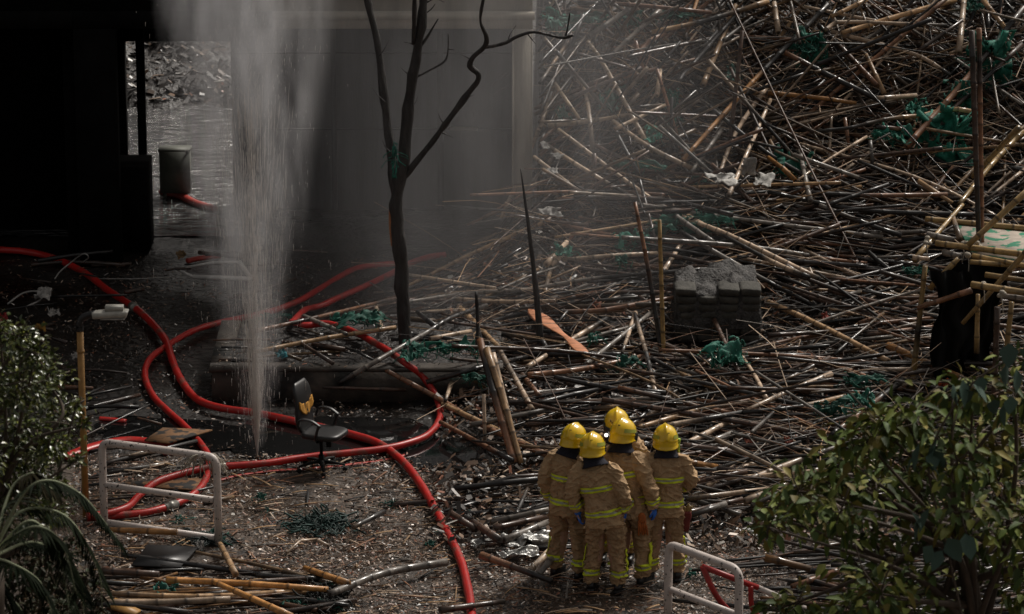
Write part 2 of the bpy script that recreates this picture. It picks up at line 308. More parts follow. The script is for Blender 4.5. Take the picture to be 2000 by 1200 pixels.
bpart('drain_pipe', [((-2.9, 59.9, 0), (-2.82, 59.99, 3.69))], M['black_concrete']); bpart('drain_pipe', [((-1.2, 59.9, 0), (-1.1, 59.99, 3.69))], M['black_concrete'])
bpart('wall_joint', [((-4.4, 59.985, 1.30), (-.02, 59.997, 1.33)), ((-4.4, 59.985, 2.55), (-.02, 59.997, 2.58))], M['black_concrete']); bpart('sign_panel', [((-1.0, 59.93, 1.30), (-.55, 59.98, 1.36))], M['concrete'])
bpart('ledge', [((-3.6, WALLY - .05, 3.83), (.34, WALLY - .002, 3.95))], M['concrete']); bpart('corner_trim', [((.0, WALLY - .02, 0), (.03, WALLY - .002, 3.68)), ((.285, WALLY - .02, 0), (.31, WALLY - .002, 3.68))], M['concrete'])
c0 = at_z(313, 392, .0); mb = MB(); box(mb, (0, 0, .12), (.49, .3, .82)); box(mb, (-.015, -.015, .82), (.505, .315, .85)); box(mb, (.04, .04, 0), (.1, .1, .12)); box(mb, (.39, .04, 0), (.45, .1, .12))
e = mb.build('utility_box', M['green_box'], None, False, c0); tag(e, 'dull grey green utility box standing in the dark passage beside the shining water', 'utility box')

# ------------------------------------------------------------------ planter
P0 = empty('stone_planter', (PL[0], PL[2], 0)); tag(P0, 'long low sooty stone planter block under the burnt tree', 'planter')
mb = MB(); L = PL[1] - PL[0]; D = PL[3] - PL[2]; box(mb, (0, 0, -.1), (L, .2, .40)); box(mb, (0, .2, -.1), (.2, D, .40)); box(mb, (.2, D - .2, -.1), (L, D, .40)); mb.build('wall', M['planter'], P0, False)
mb = MB(); box(mb, (-.03, -.03, .401), (L + .03, .24, .455)); box(mb, (-.03, .243, .401), (.24, D + .03, .455)); mb.build('coping', M['planter'], P0, False)
mb = MB(); n1, n2 = 50, 30; XX, YY = np.meshgrid(np.linspace(.05, L, n1), np.linspace(.05, D - .01, n2)); ZZ = .42 + .035 * noise3(np.stack((XX * 4, YY * 4, XX * 0), -1)); i = np.arange(n2 - 1)[:, None] * n1 + np.arange(n1 - 1)[None]
mb.add(np.stack((XX, YY, ZZ), -1).reshape(-1, 3), np.stack((i, i + 1, i + n1 + 1, i + n1), -1).reshape(-1, 4)); mb.build('soil', M['char_ground'], P0)

# ------------------------------------------------------------------ chips of burnt debris (beyond counting)
def chips(n, X, Y, Z, s0, s1, pal, wts, tilt=.5, name='debris'):
    n = len(X); L = rng.uniform(s0, s1, n) * rng.choice([1, 1, 1, 2.2], n); W = rng.uniform(.25, .7, n) * np.minimum(L, s1); yaw = rng.uniform(0, math.pi, n); yaw = np.where(rng.random(n) < .5, yaw * .3 - .45, yaw)
    a = np.stack((np.cos(yaw), np.sin(yaw), rng.normal(0, tilt, n)), -1); b = np.stack((-np.sin(yaw), np.cos(yaw), rng.normal(0, tilt, n)), -1)
    c = np.stack((X, Y, Z + rng.uniform(.005, .03, n)), -1); a = a * (L / 2)[:, None]; b = b * (W / 2)[:, None]
    kk = rng.uniform(.3, 1, (n, 4, 1))
    V = np.stack((c - a - b, c + a - b * kk[:, 1], c + a + b, c - a * kk[:, 3] + b), 1).reshape(-1, 3)
    pal = np.array(pal); col = pal[rng.choice(len(pal), n, p=wts)] * rng.uniform(.6, 1.3, (n, 1)); mb.add(V, np.arange(4 * n).reshape(-1, 4), None, np.repeat(col, 4, 0))
PUD = []
for (px_, py_, a_, b_) in ((640, 860, 1.5, .95), (895, 888, .85, .62), (330, 850, 1.1, .8)): c = at_xy(px_, py_); PUD.append((c[0], c[1], a_, b_))
PAL = [(.03, .024, .02), (.12, .08, .055), (.27, .18, .125), (.44, .34, .26), (.30, .13, .08), (.55, .52, .48)]
mb = MB()
n = 95000; X = rng.uniform(-5.6, 4.2, n); Y = rng.uniform(40.6, 47.2, n); d = noise3(np.stack((X * .8, Y * .8, X * 0), -1)); kp = rng.random(n) < .62 + .55 * d; X, Y = X[kp], Y[kp]; pcx, pcy, prx, pry = PUD[1]; kp = (((X - pcx) / prx) ** 2 + ((Y - pcy) / pry) ** 2 > rng.uniform(.3, 1.1, len(X)) * (rng.random(len(X)) < .97)); X, Y = X[kp], Y[kp]
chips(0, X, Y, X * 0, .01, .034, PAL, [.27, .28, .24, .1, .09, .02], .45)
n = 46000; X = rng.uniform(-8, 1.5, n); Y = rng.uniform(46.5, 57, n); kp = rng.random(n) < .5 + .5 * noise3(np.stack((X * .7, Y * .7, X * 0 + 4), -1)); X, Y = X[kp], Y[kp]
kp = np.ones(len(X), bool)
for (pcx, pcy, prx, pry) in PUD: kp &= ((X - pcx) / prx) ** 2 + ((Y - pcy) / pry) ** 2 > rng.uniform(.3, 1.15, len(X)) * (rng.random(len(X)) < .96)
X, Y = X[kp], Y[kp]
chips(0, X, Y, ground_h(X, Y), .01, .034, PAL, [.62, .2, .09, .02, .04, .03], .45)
n = 60000; X = rng.uniform(-1, 9, n); Y = rng.uniform(43.5, 60.5, n); kp = ~((X < .5) & (Y > 56.2)) & ~(((X - PUD[1][0]) / .8) ** 2 + ((Y - PUD[1][1]) / .58) ** 2 < 1); X, Y = X[kp], Y[kp]
chips(0, X, Y, np.maximum(pile_h(X, Y) * .72 - .1, 0) + rng.uniform(0, .16, len(X)), .02, .09, PAL, [.5, .2, .13, .05, .07, .05], .6)
n = 9000; X = rng.uniform(-9, -3, n); Y = rng.uniform(67.2, 80, n); chips(0, X, Y, np.minimum((Y - 67.3) * .3, .25) + .22 * noise3(np.stack((X * 1.6, Y * 1.6, X * 0), -1)), .03, .12, PAL, [.75, .1, .06, .03, .02, .04], .5)
tag(mb.build('debris', M['chips'], smooth=False), kind='stuff', label='countless small wet burnt chips and flakes strewn over the ground', cat='debris')

# ------------------------------------------------------------------ bamboo poles
COL = {'P': (.46, .34, .24), 'T': (.40, .25, .13), 'O': (.42, .20, .06), 'B': (.22, .105, .055), 'D': (.075, .042, .028), 'C': (.014, .012, .012), 'G': (.21, .185, .16), 'Y': (.33, .215, .085)}
WORD = {'P': 'pale', 'T': 'tan', 'O': 'orange-brown', 'B': 'brown', 'D': 'dark brown', 'C': 'charred black', 'G': 'grey', 'Y': 'yellowish'}
def bamboo(mb, P, r, ckey, sides=7, simple=False, char=None):
    """one pole along control points P, with swollen nodes, taper and scorched stretches"""
    P = np.asarray(P, float); Lg = np.linalg.norm(np.diff(P, axis=0), axis=1).sum(); seg = random.uniform(.26, .42) if not simple else random.uniform(.34, .5)
    nn = max(1, int(Lg / seg)); us = [0.0]; bul = [1.0]; dk = [1.0]; off = random.uniform(.2, .8)
    for kx in range(nn):
        u = (kx + off) / (nn + .3)
        if u > .97: break
        e = .012 / max(Lg, .1)
        if simple: us += [u - e, u + e]; bul += [.98, 1.1]; dk += [1, .45]
        else: us += [u - 2 * e, u - e * .3, u + e, u + 2.4 * e]; bul += [.97, 1.13, 1.1, .98]; dk += [1.05, .5, .35, 1.25]
    us.append(1.0); bul.append(1.0); dk.append(1.0); us = np.clip(np.array(us), 0, 1)
    if len(P) == 2: C = P[0] * (1 - us[:, None]) + P[1] * us[:, None]
    else:
        F = catmull(P, 60); C = np.stack([np.interp(us * 59, np.arange(60), F[:, a]) for a in range(3)], -1)
    taper = np.linspace(1.06, random.uniform(.7, .95), len(us)) if random.random() < .5 else np.linspace(random.uniform(.7, .95), 1.06, len(us))
    base = np.array(COL[ckey]) * (random.uniform(.28, .85) if simple else random.uniform(.7, 1.25)); ch = np.array((.016, .014, .013)); s = random.uniform(0, 99)
    nz = noise3(np.stack((us * Lg * 1.1 + s, us * 0 + s, us * 0), -1)) ; thr = char if char is not None else random.uniform(-.1, .7)
    f = sstep((nz - thr) / .35)[:, None]; col = base * (1 - f) + ch * f; col = col * np.array(dk)[:, None]
    loft(mb, C, r * taper * np.array(bul), None, sides, col, True, 0, None, (.006, .005, .005))
LM = [('the burnt tree trunk', 785, 560), ('the grey concrete column', 1030, 300), ('the block stack', 1403, 620), ('the group of firefighters', 1210, 960), ('the white paper scraps', 1440, 352),
      ('the bamboo scaffold', 1880, 560), ('the office chair', 620, 830), ('the left white barrier', 315, 950), ('the right white barrier', 1370, 1140), ('the orange plank', 1095, 650),
      ('the leaning pole bundle', 985, 780), ('the broad-leaved tree', 1720, 980), ('the silver foil', 1010, 1065), ('the black board', 320, 1090), ('the upright dark post', 1905, 220), ('the long orange pole', 1480, 150), ('the top edge over the mound', 1750, 10), ('the bent tan branch', 1740, 235), ('the crossing of pale poles', 1130, 200)]
POLES = []   # (object, p0 px, p1 px, colour key, sortable)
def pole_label_data(o, C0, C1, ck):
    x0, y0 = to_px(C0); x1, y1 = to_px(C1)
    if x1 < x0: x0, y0, x1, y1 = x1, y1, x0, y0
    ang = math.degrees(math.atan2(y0 - y1, x1 - x0)); ln = math.hypot(x1 - x0, y1 - y0)
    sl_ = 'level' if abs(ang) < 9 else ('rising rightward' if 9 <= ang < 58 else ('falling rightward' if -58 < ang <= -9 else 'steeply leaning'))
    lw = 'long' if ln > 240 else ('short' if ln < 100 else 'mid-length'); cx, cy = np.clip((x0 + x1) / 2, 0, 2000), np.clip((y0 + y1) / 2, 0, 1200)
    d = [math.hypot(cx - a, (cy - b) * 1.2) for _, a, b in LM]; kq = int(np.argmin(d)); nm, a, b = LM[kq]
    rel = ('right of' if cx > a else 'left of') if abs(cx - a) > abs(cy - b) * 1.3 else ('above' if cy < b else 'below')
    POLES.append((o, cx, cy, (lw, WORD[ck], sl_, rel, nm)))
def single_pole(P, r, ck, char=None):
    P = np.asarray(P, float); c = P.mean(0); mb = MB(); bamboo(mb, P - c, r, ck, 9, False, char)
    o = mb.build('bamboo_pole', M['bamboo'], None, True, c); tag(o, None, 'bamboo pole', 'fallen scaffold bamboo poles'); pole_label_data(o, P[0], P[-1], ck); return o
def J(pts, r, ck, dz=(.12, .12), char=None):
    """traced fallen pole lying on the pile"""
    z = np.linspace(dz[0], dz[1], len(pts)); P = np.array([on(x, y, float(zz)) for (x, y), zz in zip(pts, z)]); r = r * (1.08 if pts[0][1] < 430 else .94)
    single_pole(P, r, ck, char)
def U(base, top, r, ck, dy=.3, char=None, name=None, label=None, mid=None):
    """pole standing or leaning with its foot in the pile"""
    b = on(base[0], base[1], .02); t = at_y(top[0], top[1], b[1] + dy); P = [b - _nrm(t - b) * .15, t] if mid is None else [b, at_y(mid[0], mid[1], b[1] + dy * .5), t]
    return single_pole(P, r, ck, char)
TR = [  # traced poles: points, radius, colour, lift
 ([(1063,75),(1163,197)],.038,'P'),([(1147,80),(1183,133),(1267,287)],.036,'P'),([(1138,163),(1150,215),(1158,297)],.033,'P'),([(1055,250),(1077,180)],.026,'P'),([(1083,163),(1132,233)],.03,'P'),
 ([(1150,72),(1255,0)],.04,'G'),([(1183,118),(1290,20)],.036,'G'),([(1273,63),(1380,40),(1500,3)],.04,'T'),([(1130,6),(1240,10),(1390,25)],.034,'B'),([(1200,155),(1363,115)],.033,'B'),([(1043,224),(1140,180),(1253,133)],.03,'D'),
 ([(1070,246),(1160,236),(1250,220)],.034,'P'),([(1043,213),(1187,150)],.03,'D'),([(1313,173),(1463,0)],.04,'C'),([(1337,77),(1362,0)],.034,'O'),([(1373,167),(1437,10)],.042,'T'),([(1240,210),(1293,205)],.028,'T'),([(1200,253),(1300,205)],.03,'P'),
 ([(1197,237),(1267,287),(1353,330)],.035,'P'),([(1333,313),(1480,150),(1617,10)],.04,'O'),([(1403,347),(1437,260),(1500,167)],.034,'P'),([(1423,383),(1505,195)],.032,'P'),([(1350,337),(1410,253)],.03,'G'),([(1283,187),(1290,137)],.034,'P'),
 ([(1057,277),(1140,330),(1230,383)],.03,'P'),([(1090,253),(1290,400),(1430,462),(1600,545)],.033,'P'),([(1043,307),(1160,397)],.03,'P'),([(1387,210),(1500,300),(1620,370)],.034,'C'),([(1197,247),(1225,300),(1253,347)],.032,'C'),([(1247,113),(1257,88),(1300,65)],.034,'B'),
 ([(1623,33),(1693,0)],.034,'T'),([(1643,65),(1740,36),(1867,0)],.04,'T'),([(1610,60),(1640,43),(1740,46),(1850,50)],.032,'P'),([(1883,0),(1873,103)],.045,'P'),([(1593,43),(1650,100),(1713,167)],.035,'B'),([(1623,62),(1783,105),(1857,147)],.032,'P'),
 ([(1533,103),(1640,158),(1727,200)],.04,'B'),([(1512,5),(1520,63)],.04,'P'),([(1692,107),(1727,183)],.034,'T'),([(1713,192),(1790,187)],.034,'P'),([(1500,182),(1590,190),(1673,202)],.038,'O'),([(1563,242),(1640,222),(1720,202)],.016,'P'),
 ([(1593,257),(1660,250),(1700,240),(1750,230),(1800,226),(1853,213),(1897,218)],.034,'T'),([(1557,353),(1610,317),(1693,267)],.02,'P'),([(1710,248),(1793,255)],.035,'B'),([(1793,100),(1880,40)],.032,'D'),([(1770,287),(1883,160),(2000,15)],.045,'B'),([(1826,246),(1996,87)],.04,'D'),
 ([(1873,400),(1940,318),(2005,250)],.04,'Y'),([(1920,0),(1965,57)],.036,'T'),([(1550,303),(1677,347)],.032,'G'),([(1500,307),(1530,330),(1553,353)],.036,'O'),([(1563,293),(1570,335),(1583,393)],.036,'G'),([(1580,377),(1700,382),(1850,380)],.034,'B'),([(1793,353),(1860,397)],.034,'T'),
 ([(1617,400),(1736,360)],.03,'G'),([(1923,393),(2005,328)],.026,'P'),([(1640,310),(1760,298),(1840,290)],.03,'D'),([(1287,400),(1393,473)],.038,'G'),([(1350,425),(1500,507),(1580,542)],.034,'P'),([(1300,503),(1393,540)],.03,'B'),
 ([(1100,508),(1190,500),(1283,495)],.034,'P'),([(1120,523),(1260,540)],.034,'D'),([(1067,517),(1107,473)],.05,'P'),([(1077,520),(1097,497)],.045,'P'),([(1290,540),(1347,450)],.04,'P'),([(1080,610),(1180,606),(1283,588),(1400,570),(1500,557)],.046,'B'),
 ([(1240,613),(1262,690),(1280,767)],.036,'P'),([(1030,717),(1110,668),(1190,620)],.04,'P'),([(1143,713),(1273,610)],.036,'G'),([(1030,733),(1143,720),(1267,693)],.04,'B'),([(1200,700),(1350,703),(1500,703)],.034,'D'),([(1373,580),(1443,727)],.042,'D'),
 ([(1443,687),(1475,735),(1497,780)],.034,'P'),([(1293,670),(1500,763)],.04,'D'),([(985,690),(1100,692),(1227,693)],.05,'C'),([(1083,737),(1200,760),(1290,773)],.04,'C'),([(1273,700),(1330,730),(1400,760)],.036,'T'),([(1215,690),(1242,610)],.034,'P'),([(1020,587),(1045,640),(1067,680)],.038,'D'),
 ([(660,750),(740,703),(833,650),(880,622),(950,597)],.038,'G'),([(500,687),(640,660),(773,640)],.034,'T'),([(500,647),(610,622),(773,583)],.034,'B'),([(593,618),(677,653)],.036,'G'),([(897,600),(973,677)],.042,'T'),([(973,680),(1040,800)],.04,'P'),([(993,700),(1053,773)],.044,'B'),
 ([(800,538),(967,563)],.032,'P'),([(777,593),(900,575),(1000,568),(1050,565)],.034,'G'),([(893,585),(1000,590),(1083,588)],.034,'P'),([(840,662),(920,647)],.034,'P'),([(733,597),(747,643)],.034,'P'),([(815,610),(853,640)],.04,'C'),([(753,723),(853,777),(950,835),(1070,890)],.042,'B'),
 ([(630,757),(793,762)],.03,'D'),([(833,747),(940,718),(1047,693)],.04,'D'),([(870,783),(882,747)],.034,'P'),([(865,790),(980,845),(1075,893)],.044,'T'),([(860,825),(1000,900)],.038,'B'),([(590,672),(650,710)],.03,'D'),([(1022,700),(1120,668),(1230,640)],.03,'G'),
 ([(220,1160),(400,1166),(600,1155)],.042,'T'),([(205,1178),(330,1176),(450,1170)],.044,'P'),([(325,1133),(480,1140),(640,1152)],.042,'O'),([(420,1138),(490,1168),(570,1205)],.042,'O'),([(430,1063),(460,1122)],.04,'T'),([(645,1160),(750,1120),(872,1098)],.05,'G'),
 ([(595,1110),(680,1140)],.044,'O'),([(200,1115),(310,1122)],.048,'D'),([(940,1085),(1077,1135)],.05,'B'),([(1035,1115),(1085,1065)],.044,'P'),([(1052,1122),(1088,1080)],.044,'G'),([(885,955),(970,945),(1068,935)],.04,'C'),([(960,1020),(1072,995)],.04,'G'),([(965,1032),(1072,1008)],.04,'D'),
 ([(880,1003),(930,1035)],.046,'D'),([(910,1010),(975,1055)],.05,'D'),([(985,1055),(1070,1020)],.044,'G'),([(1008,1005),(1030,955)],.034,'T'),([(860,1192),(985,1175)],.044,'D'),([(215,1035),(345,1040)],.04,'O'),([(560,1080),(600,1050),(640,1066)],.022,'P'),([(690,1030),(750,1000)],.038,'P'),
 ([(1247,835),(1393,793)],.042,'T'),([(1233,833),(1283,800),(1320,790)],.044,'P'),([(1300,832),(1450,807)],.042,'P'),([(1340,868),(1430,820)],.044,'P'),([(1360,872),(1430,847)],.04,'G'),([(1333,870),(1450,887)],.05,'D'),([(1380,950),(1450,913),(1520,895)],.036,'P'),([(1350,1007),(1417,985)],.044,'G'),
 ([(1345,903),(1400,913)],.044,'O'),([(1340,975),(1500,955)],.036,'P'),([(1450,806),(1560,795),(1675,769)],.042,'T'),([(1458,802),(1540,765),(1623,731)],.042,'P'),([(1590,748),(1770,756)],.036,'B'),([(1450,942),(1592,888),(1700,854)],.044,'P'),([(1454,979),(1540,945),(1625,904)],.042,'P'),
 ([(1625,850),(1762,744)],.044,'B'),([(1494,1090),(1540,1100),(1583,1112)],.05,'O'),([(1546,1146),(1660,1108)],.044,'B'),([(1500,590),(1600,635),(1735,705)],.042,'T'),([(1500,545),(1580,580),(1790,640)],.04,'D'),([(1510,470),(1700,478),(1815,458)],.036,'B'),([(1700,275),(1705,330)],.03,'G'),
 ([(1560,690),(1660,725),(1760,760)],.036,'B'),([(1500,760),(1620,700)],.04,'D'),([(1730,470),(1830,465)],.04,'G'),([(1500,375),(1680,410),(1900,420)],.036,'C'),([(1100,440),(1290,480)],.034,'B'),([(1060,432),(1150,440)],.03,'D'),([(1120,385),(1290,390),(1430,420)],.034,'D'),([(1330,1005),(1450,975)],.036,'D'),
 ([(1040,790),(1180,760),(1300,768)],.036,'C'),([(1030,830),(1180,815)],.034,'D'),([(880,700),(1000,715),(1060,740)],.03,'D'),([(1500,655),(1590,650),(1700,640)],.034,'D'),([(1490,505),(1640,520),(1790,530)],.036,'D'),([(1600,400),(1700,440),(1760,460)],.034,'G'),
]
for a in TR:
    hi_ = a[0][0][1] < 430 and a[0][0][0] > 1040; J(a[0], a[1], a[2], (random.uniform(.34, .6), random.uniform(.34, .6)) if hi_ else (random.uniform(.08, .22), random.uniform(.08, .22)))
for b_, t_, r, ck, dy, md in [((1293,695),(1240,395),.036,'B',.5,(1265,520)),((1296,695),(1288,430),.032,'Y',.1,None),((947,870),(945,770),.024,'P',.1,None),((1005,905),(937,663),.05,'B',.9,(965,770)),((1018,905),(950,680),.044,'T',.8,(985,790)),((1010,880),(962,690),.04,'P',.7,None),((1585,560),(1540,530),.03,'G',.1,None),
    ((1600,568),(1580,523),.034,'P',.1,None),((1705,570),(1712,540),.036,'B',.1,None),((1735,560),(1738,553),.034,'T',.1,None),((1270,185),(1240,80),.036,'B',.2,None),((1170,400),(1160,300),.034,'D',.2,None),((1578,870),(1577,990),.02,'D',0,None),
    ((1330,290),(1283,135),.03,'B',.3,None),((1420,330),(1450,60),.036,'D',.4,None),((1310,290),(1312,190),.03,'D',.1,None),((1660,300),(1650,230),.03,'B',.2,None)]:
    U(b_, t_, r, ck, dy, None, mid=md)

# random jumble: laid over the mound and the floor of the site
def inside(px, py, poly):
    c = False; j = len(poly) - 1
    for i in range(len(poly)):
        xi, yi = poly[i]; xj, yj = poly[j]
        if (yi > py) != (yj > py) and px < (xj - xi) * (py - yi) / (yj - yi) + xi: c = not c
        j = i
    return c
ZONES = [  # polygon, count, mean yaw, yaw spread, (len lo, hi), colours, extra pitch spread, burial
 ([(1042,-140),(2250,-140),(2250,430),(1042,430)], 880, 0, 44, (1.2, 5.6), 'PPPTTTBBBDGCC', 17, .6),
 ([(1042,380),(2250,380),(2250,700),(1042,560)], 760, 0, 24, (.8, 5.0), 'PGTBBDDDDCCC', 7, .3, 1042),
 ([(860,560),(1500,560),(2250,620),(2250,900),(1480,1000),(1340,1000),(1060,920),(860,790)], 860, 0, 27, (.7, 4.2), 'PGGTBBDDDCCC', 6, .24, 855),
 ([(560,525),(1042,520),(1042,620),(560,660)], 60, 0, 20, (.5, 2.6), 'PGTBDDC', 2, .08, 610),
 ([(430,640),(860,620),(860,715),(430,712)], 26, 0, 35, (.3, 1.4), 'TBDDC', 2, .03),
 ([(870,925),(1080,950),(1085,1090),(980,1060),(880,1010)], 40, 8, 18, (.4, 1.7), 'GBDDCC', 3, .08),
 ([(200,1110),(620,1120),(620,1215),(180,1215)], 44, 0, 18, (.5, 2.2), 'TTOBDDC', 2, .06),
 ([(1480,1080),(2250,1030),(2250,1260),(1480,1230)], 150, 5, 22, (.6, 2.6), 'GBBDDCC', 3, .12),
 ([(200,880),(420,880),(430,1000),(200,1000)], 26, 20, 14, (.4, 1.5), 'GPTDDC', 2, .05),
 ([(1330,930),(1640,880),(1700,1000),(1340,1010)], 60, 16, 12, (.6, 2.4), 'GPBDD', 2, .1),
 ([(60,640),(430,620),(430,860),(200,860)], 22, 10, 30, (.4, 2.0), 'DDDCB', 2, .04),
 ([(-200,470),(560,470),(560,640),(-200,640)], 20, 0, 25, (.4, 2.0), 'DDDCC', 2, .04)]
cand = []
HOSEPX = np.array([(265,603),(300,635),(325,668),(337,705),(355,745),(385,780),(430,797),(500,807),(560,820),(640,838),(690,850),(742,868),(790,905),(830,960),(868,1030),(898,1090),(914,1150),(735,518),(690,527),(640,555),(590,585),(540,605),(480,620),(420,633),(370,650),(292,703),(283,735),(300,775),(330,805),(360,832),(408,895),(404,930),(345,984),(290,1000),(840,502),(800,515),(760,537),(700,565),(640,591),(600,610),(640,633),(690,648),(740,675),(790,705),(830,742),(855,785),(858,820),(835,850),(790,868),(680,885),(600,893),(520,905),(440,911),(340,930),(300,945)], float)
def blocked(P):
    t = np.linspace(0, 1, 13)[:, None]; x, y = to_px(P[0] * (1 - t) + P[2] * t)
    if (((x > 1318) & (x < 1490) & (y > 560) & (y < 668))).any(): return True
    if (((x > 405) & (x < 850) & (y > 716) & (y < 905))).any(): return True
    if (((x > 810) & (x < 960) & (y > 868) & (y < 918))).any(): return True
    return bool(((np.abs(x[:, None] - HOSEPX[:, 0]) < 22) & (np.abs(y[:, None] - HOSEPX[:, 1]) < 14) & (x[:, None] < 900)).any())
for poly, cnt, ym, ys, (l0, l1), cols, ps, bur, *lim in ZONES:
    xs = [p[0] for p in poly]; ysx = [p[1] for p in poly]; got = []
    while len(got) < cnt:
        x, y = random.uniform(min(xs), max(xs)), random.uniform(min(ysx), max(ysx))
        if inside(x, y, poly): got.append((x, y))
    C = on(np.array([g[0] for g in got]), np.array([g[1] for g in got]), 0.)
    for cc in C:
        Lg = random.uniform(l0, l1) * random.choice([.6, .9, 1, 1]); yaw = R(random.gauss(ym, ys)); dx, dy = math.cos(yaw) * Lg / 2, math.sin(yaw) * Lg / 2
        z0 = float(surf(cc[0] - dx * .8, cc[1] - dy * .8)); z1 = float(surf(cc[0] + dx * .8, cc[1] + dy * .8)); rise = np.clip((z1 - z0) / 1.6 / (Lg / 2 + .01), -1.2, 1.2)
        rise = rise + math.tan(R(np.clip(random.gauss(0, ps), -35, 35))); zz = cc[2] + random.uniform(-bur, .16 if ps > 4 else .05) + .02
        d = np.array((dx, dy, rise * Lg / 2)); c0 = np.array((cc[0], cc[1], max(zz, abs(d[2]) * .9 + .03)))
        bend = _nrm(np.array((random.gauss(0, 1), random.gauss(0, 1), abs(random.gauss(0, .6))))) * random.choice([0, .015, .03, .06]) * Lg
        P = np.array((c0 - d, c0 + bend, c0 + d))
        if ((P[:, 0] < .42) & (P[:, 1] > WALLY - .08)).any() and not poly[0][0] < 1000: P[:, 0] += .42 - min(P[:, 0].min(), .42)
        P[:, 1] = np.where((P[:, 0] < .42) & (P[:, 1] > WALLY - .1), WALLY - .1, P[:, 1])
        x0, y0 = to_px(P[0]); x1, y1 = to_px(P[2]); vis = 0 < (x0 + x1) / 2 < 2000 and 0 < (y0 + y1) / 2 < 1200
        r = random.choice([.012, .016, .02, .024, .028, .034])
        score = (math.hypot(x1 - x0, y1 - y0) * r * (1 if zz > cc[2] - .05 else .2)) if vis else 0
        if (x0 + x1) / 2 > 1560 and (y0 + y1) / 2 > 800: score = 0
        if blocked(P) or (lim and min(x0, x1) < lim[0]): continue
        cand.append((score, P, r, random.choice(cols)))
cand.sort(key=lambda a: -a[0]); nsingle = 300 - len(POLES)
for s_, P, r, ck in cand[:nsingle]: single_pole(P, r, ck)
mb = MB()
for s_, P, r, ck in cand[nsingle:]: bamboo(mb, P, r, ck, 6, True)
# splinters and split strips in the jumble
for q in range(2200):
    x = random.uniform(860, 2100); y = random.uniform(-60, 1000)
    if y > 800 and x < 1060: continue
    if 700 < x < 975 and y > 860: continue
    c0 = on(x, y, random.uniform(0, .12)); Lg = random.choice([.2, .4, .8, 1.6, 2.4]) * random.uniform(.6, 1.2); yaw = R(random.gauss(0, 45)); d = np.array((math.cos(yaw), math.sin(yaw), random.gauss(0, .35))) * Lg / 2
    if c0[0] < .5 and c0[1] > WALLY - .4: continue
    P = catmull([c0 - d, c0 + np.array((random.gauss(0, .05) * Lg, 0, random.uniform(-.02, .1) * Lg)), c0 + d], 7); b0 = np.array(COL[random.choice('PPTGBDC')]) * random.uniform(.7, 1.3)
    loft(mb, P, random.uniform(.004, .011), .003, 5, b0, False, 1)
for q in range(800):
    x = random.uniform(180, 1300); y = random.uniform(900, 1200)
    if 790 < x < 965 and y < 916: continue
    c0 = on(x, y, .015); Lg = random.uniform(.06, .5); yaw = R(random.gauss(5, 35)); d = np.array((math.cos(yaw), math.sin(yaw), random.uniform(-.05, .12))) * Lg / 2
    P = catmull([c0 - d, c0 + np.array((0, 0, .01)), c0 + d], 4); loft(mb, P, random.uniform(.005, .02), random.uniform(.003, .008), 5, np.array(COL[random.choice('PTTGBBDDC')]) * random.uniform(.6, 1.1), True, 1)
tag(mb.build('bamboo_debris', [M['bamboo'], M['splinter']]), kind='stuff', label='jumble of smaller broken bamboo poles and splinters filling the heap', cat='bamboo debris')
ORD = ['leftmost', 'second from left', 'third from left', 'fourth from left', 'fifth from left', 'sixth from left', 'seventh from left', 'eighth from left', 'ninth from left', 'tenth from left', 'eleventh from left', 'twelfth from left']
by = {}
for o, cx, cy, key in POLES: by.setdefault(key, []).append((cx, o))
for key, L_ in by.items():
    lw, cw, sl_, rel, nm = key; L_.sort(key=lambda a: a[0])
    for i, (cx, o) in enumerate(L_):
        o['label'] = f'{lw} {cw} bamboo pole {sl_}, {rel} {nm}' if len(L_) == 1 else f'{ORD[min(i, 11)]} {lw} {cw} pole {sl_}, {rel} {nm}'

# ------------------------------------------------------------------ standing burnt stakes
def stake(name, base, top, r0, r1, label, dy=.1, m='bark', cat='stake'):
    b = on(base[0], base[1], 0); t = at_y(top[0], top[1], b[1] + dy); P = catmull([b - (0, 0, .1), (b + t) / 2 + np.array((.02, 0, 0)), t], 14)
    mb = MB(); loft(mb, P - b, np.linspace(r0, r1, 14), None, 8, (1, 1, 1), True, rad_noise=(.008, 9, base[0])); return tag(mb.build(name, M[m], None, True, b), label, cat)
stake('charred_stake', (1058, 680), (1017, 330), .055, .012, 'tall tapering charred stake leaning left in front of the orange plank')
stake('charred_stake', (930, 695), (930, 570), .028, .022, 'short upright charred stake left of the leaning pole bundle')

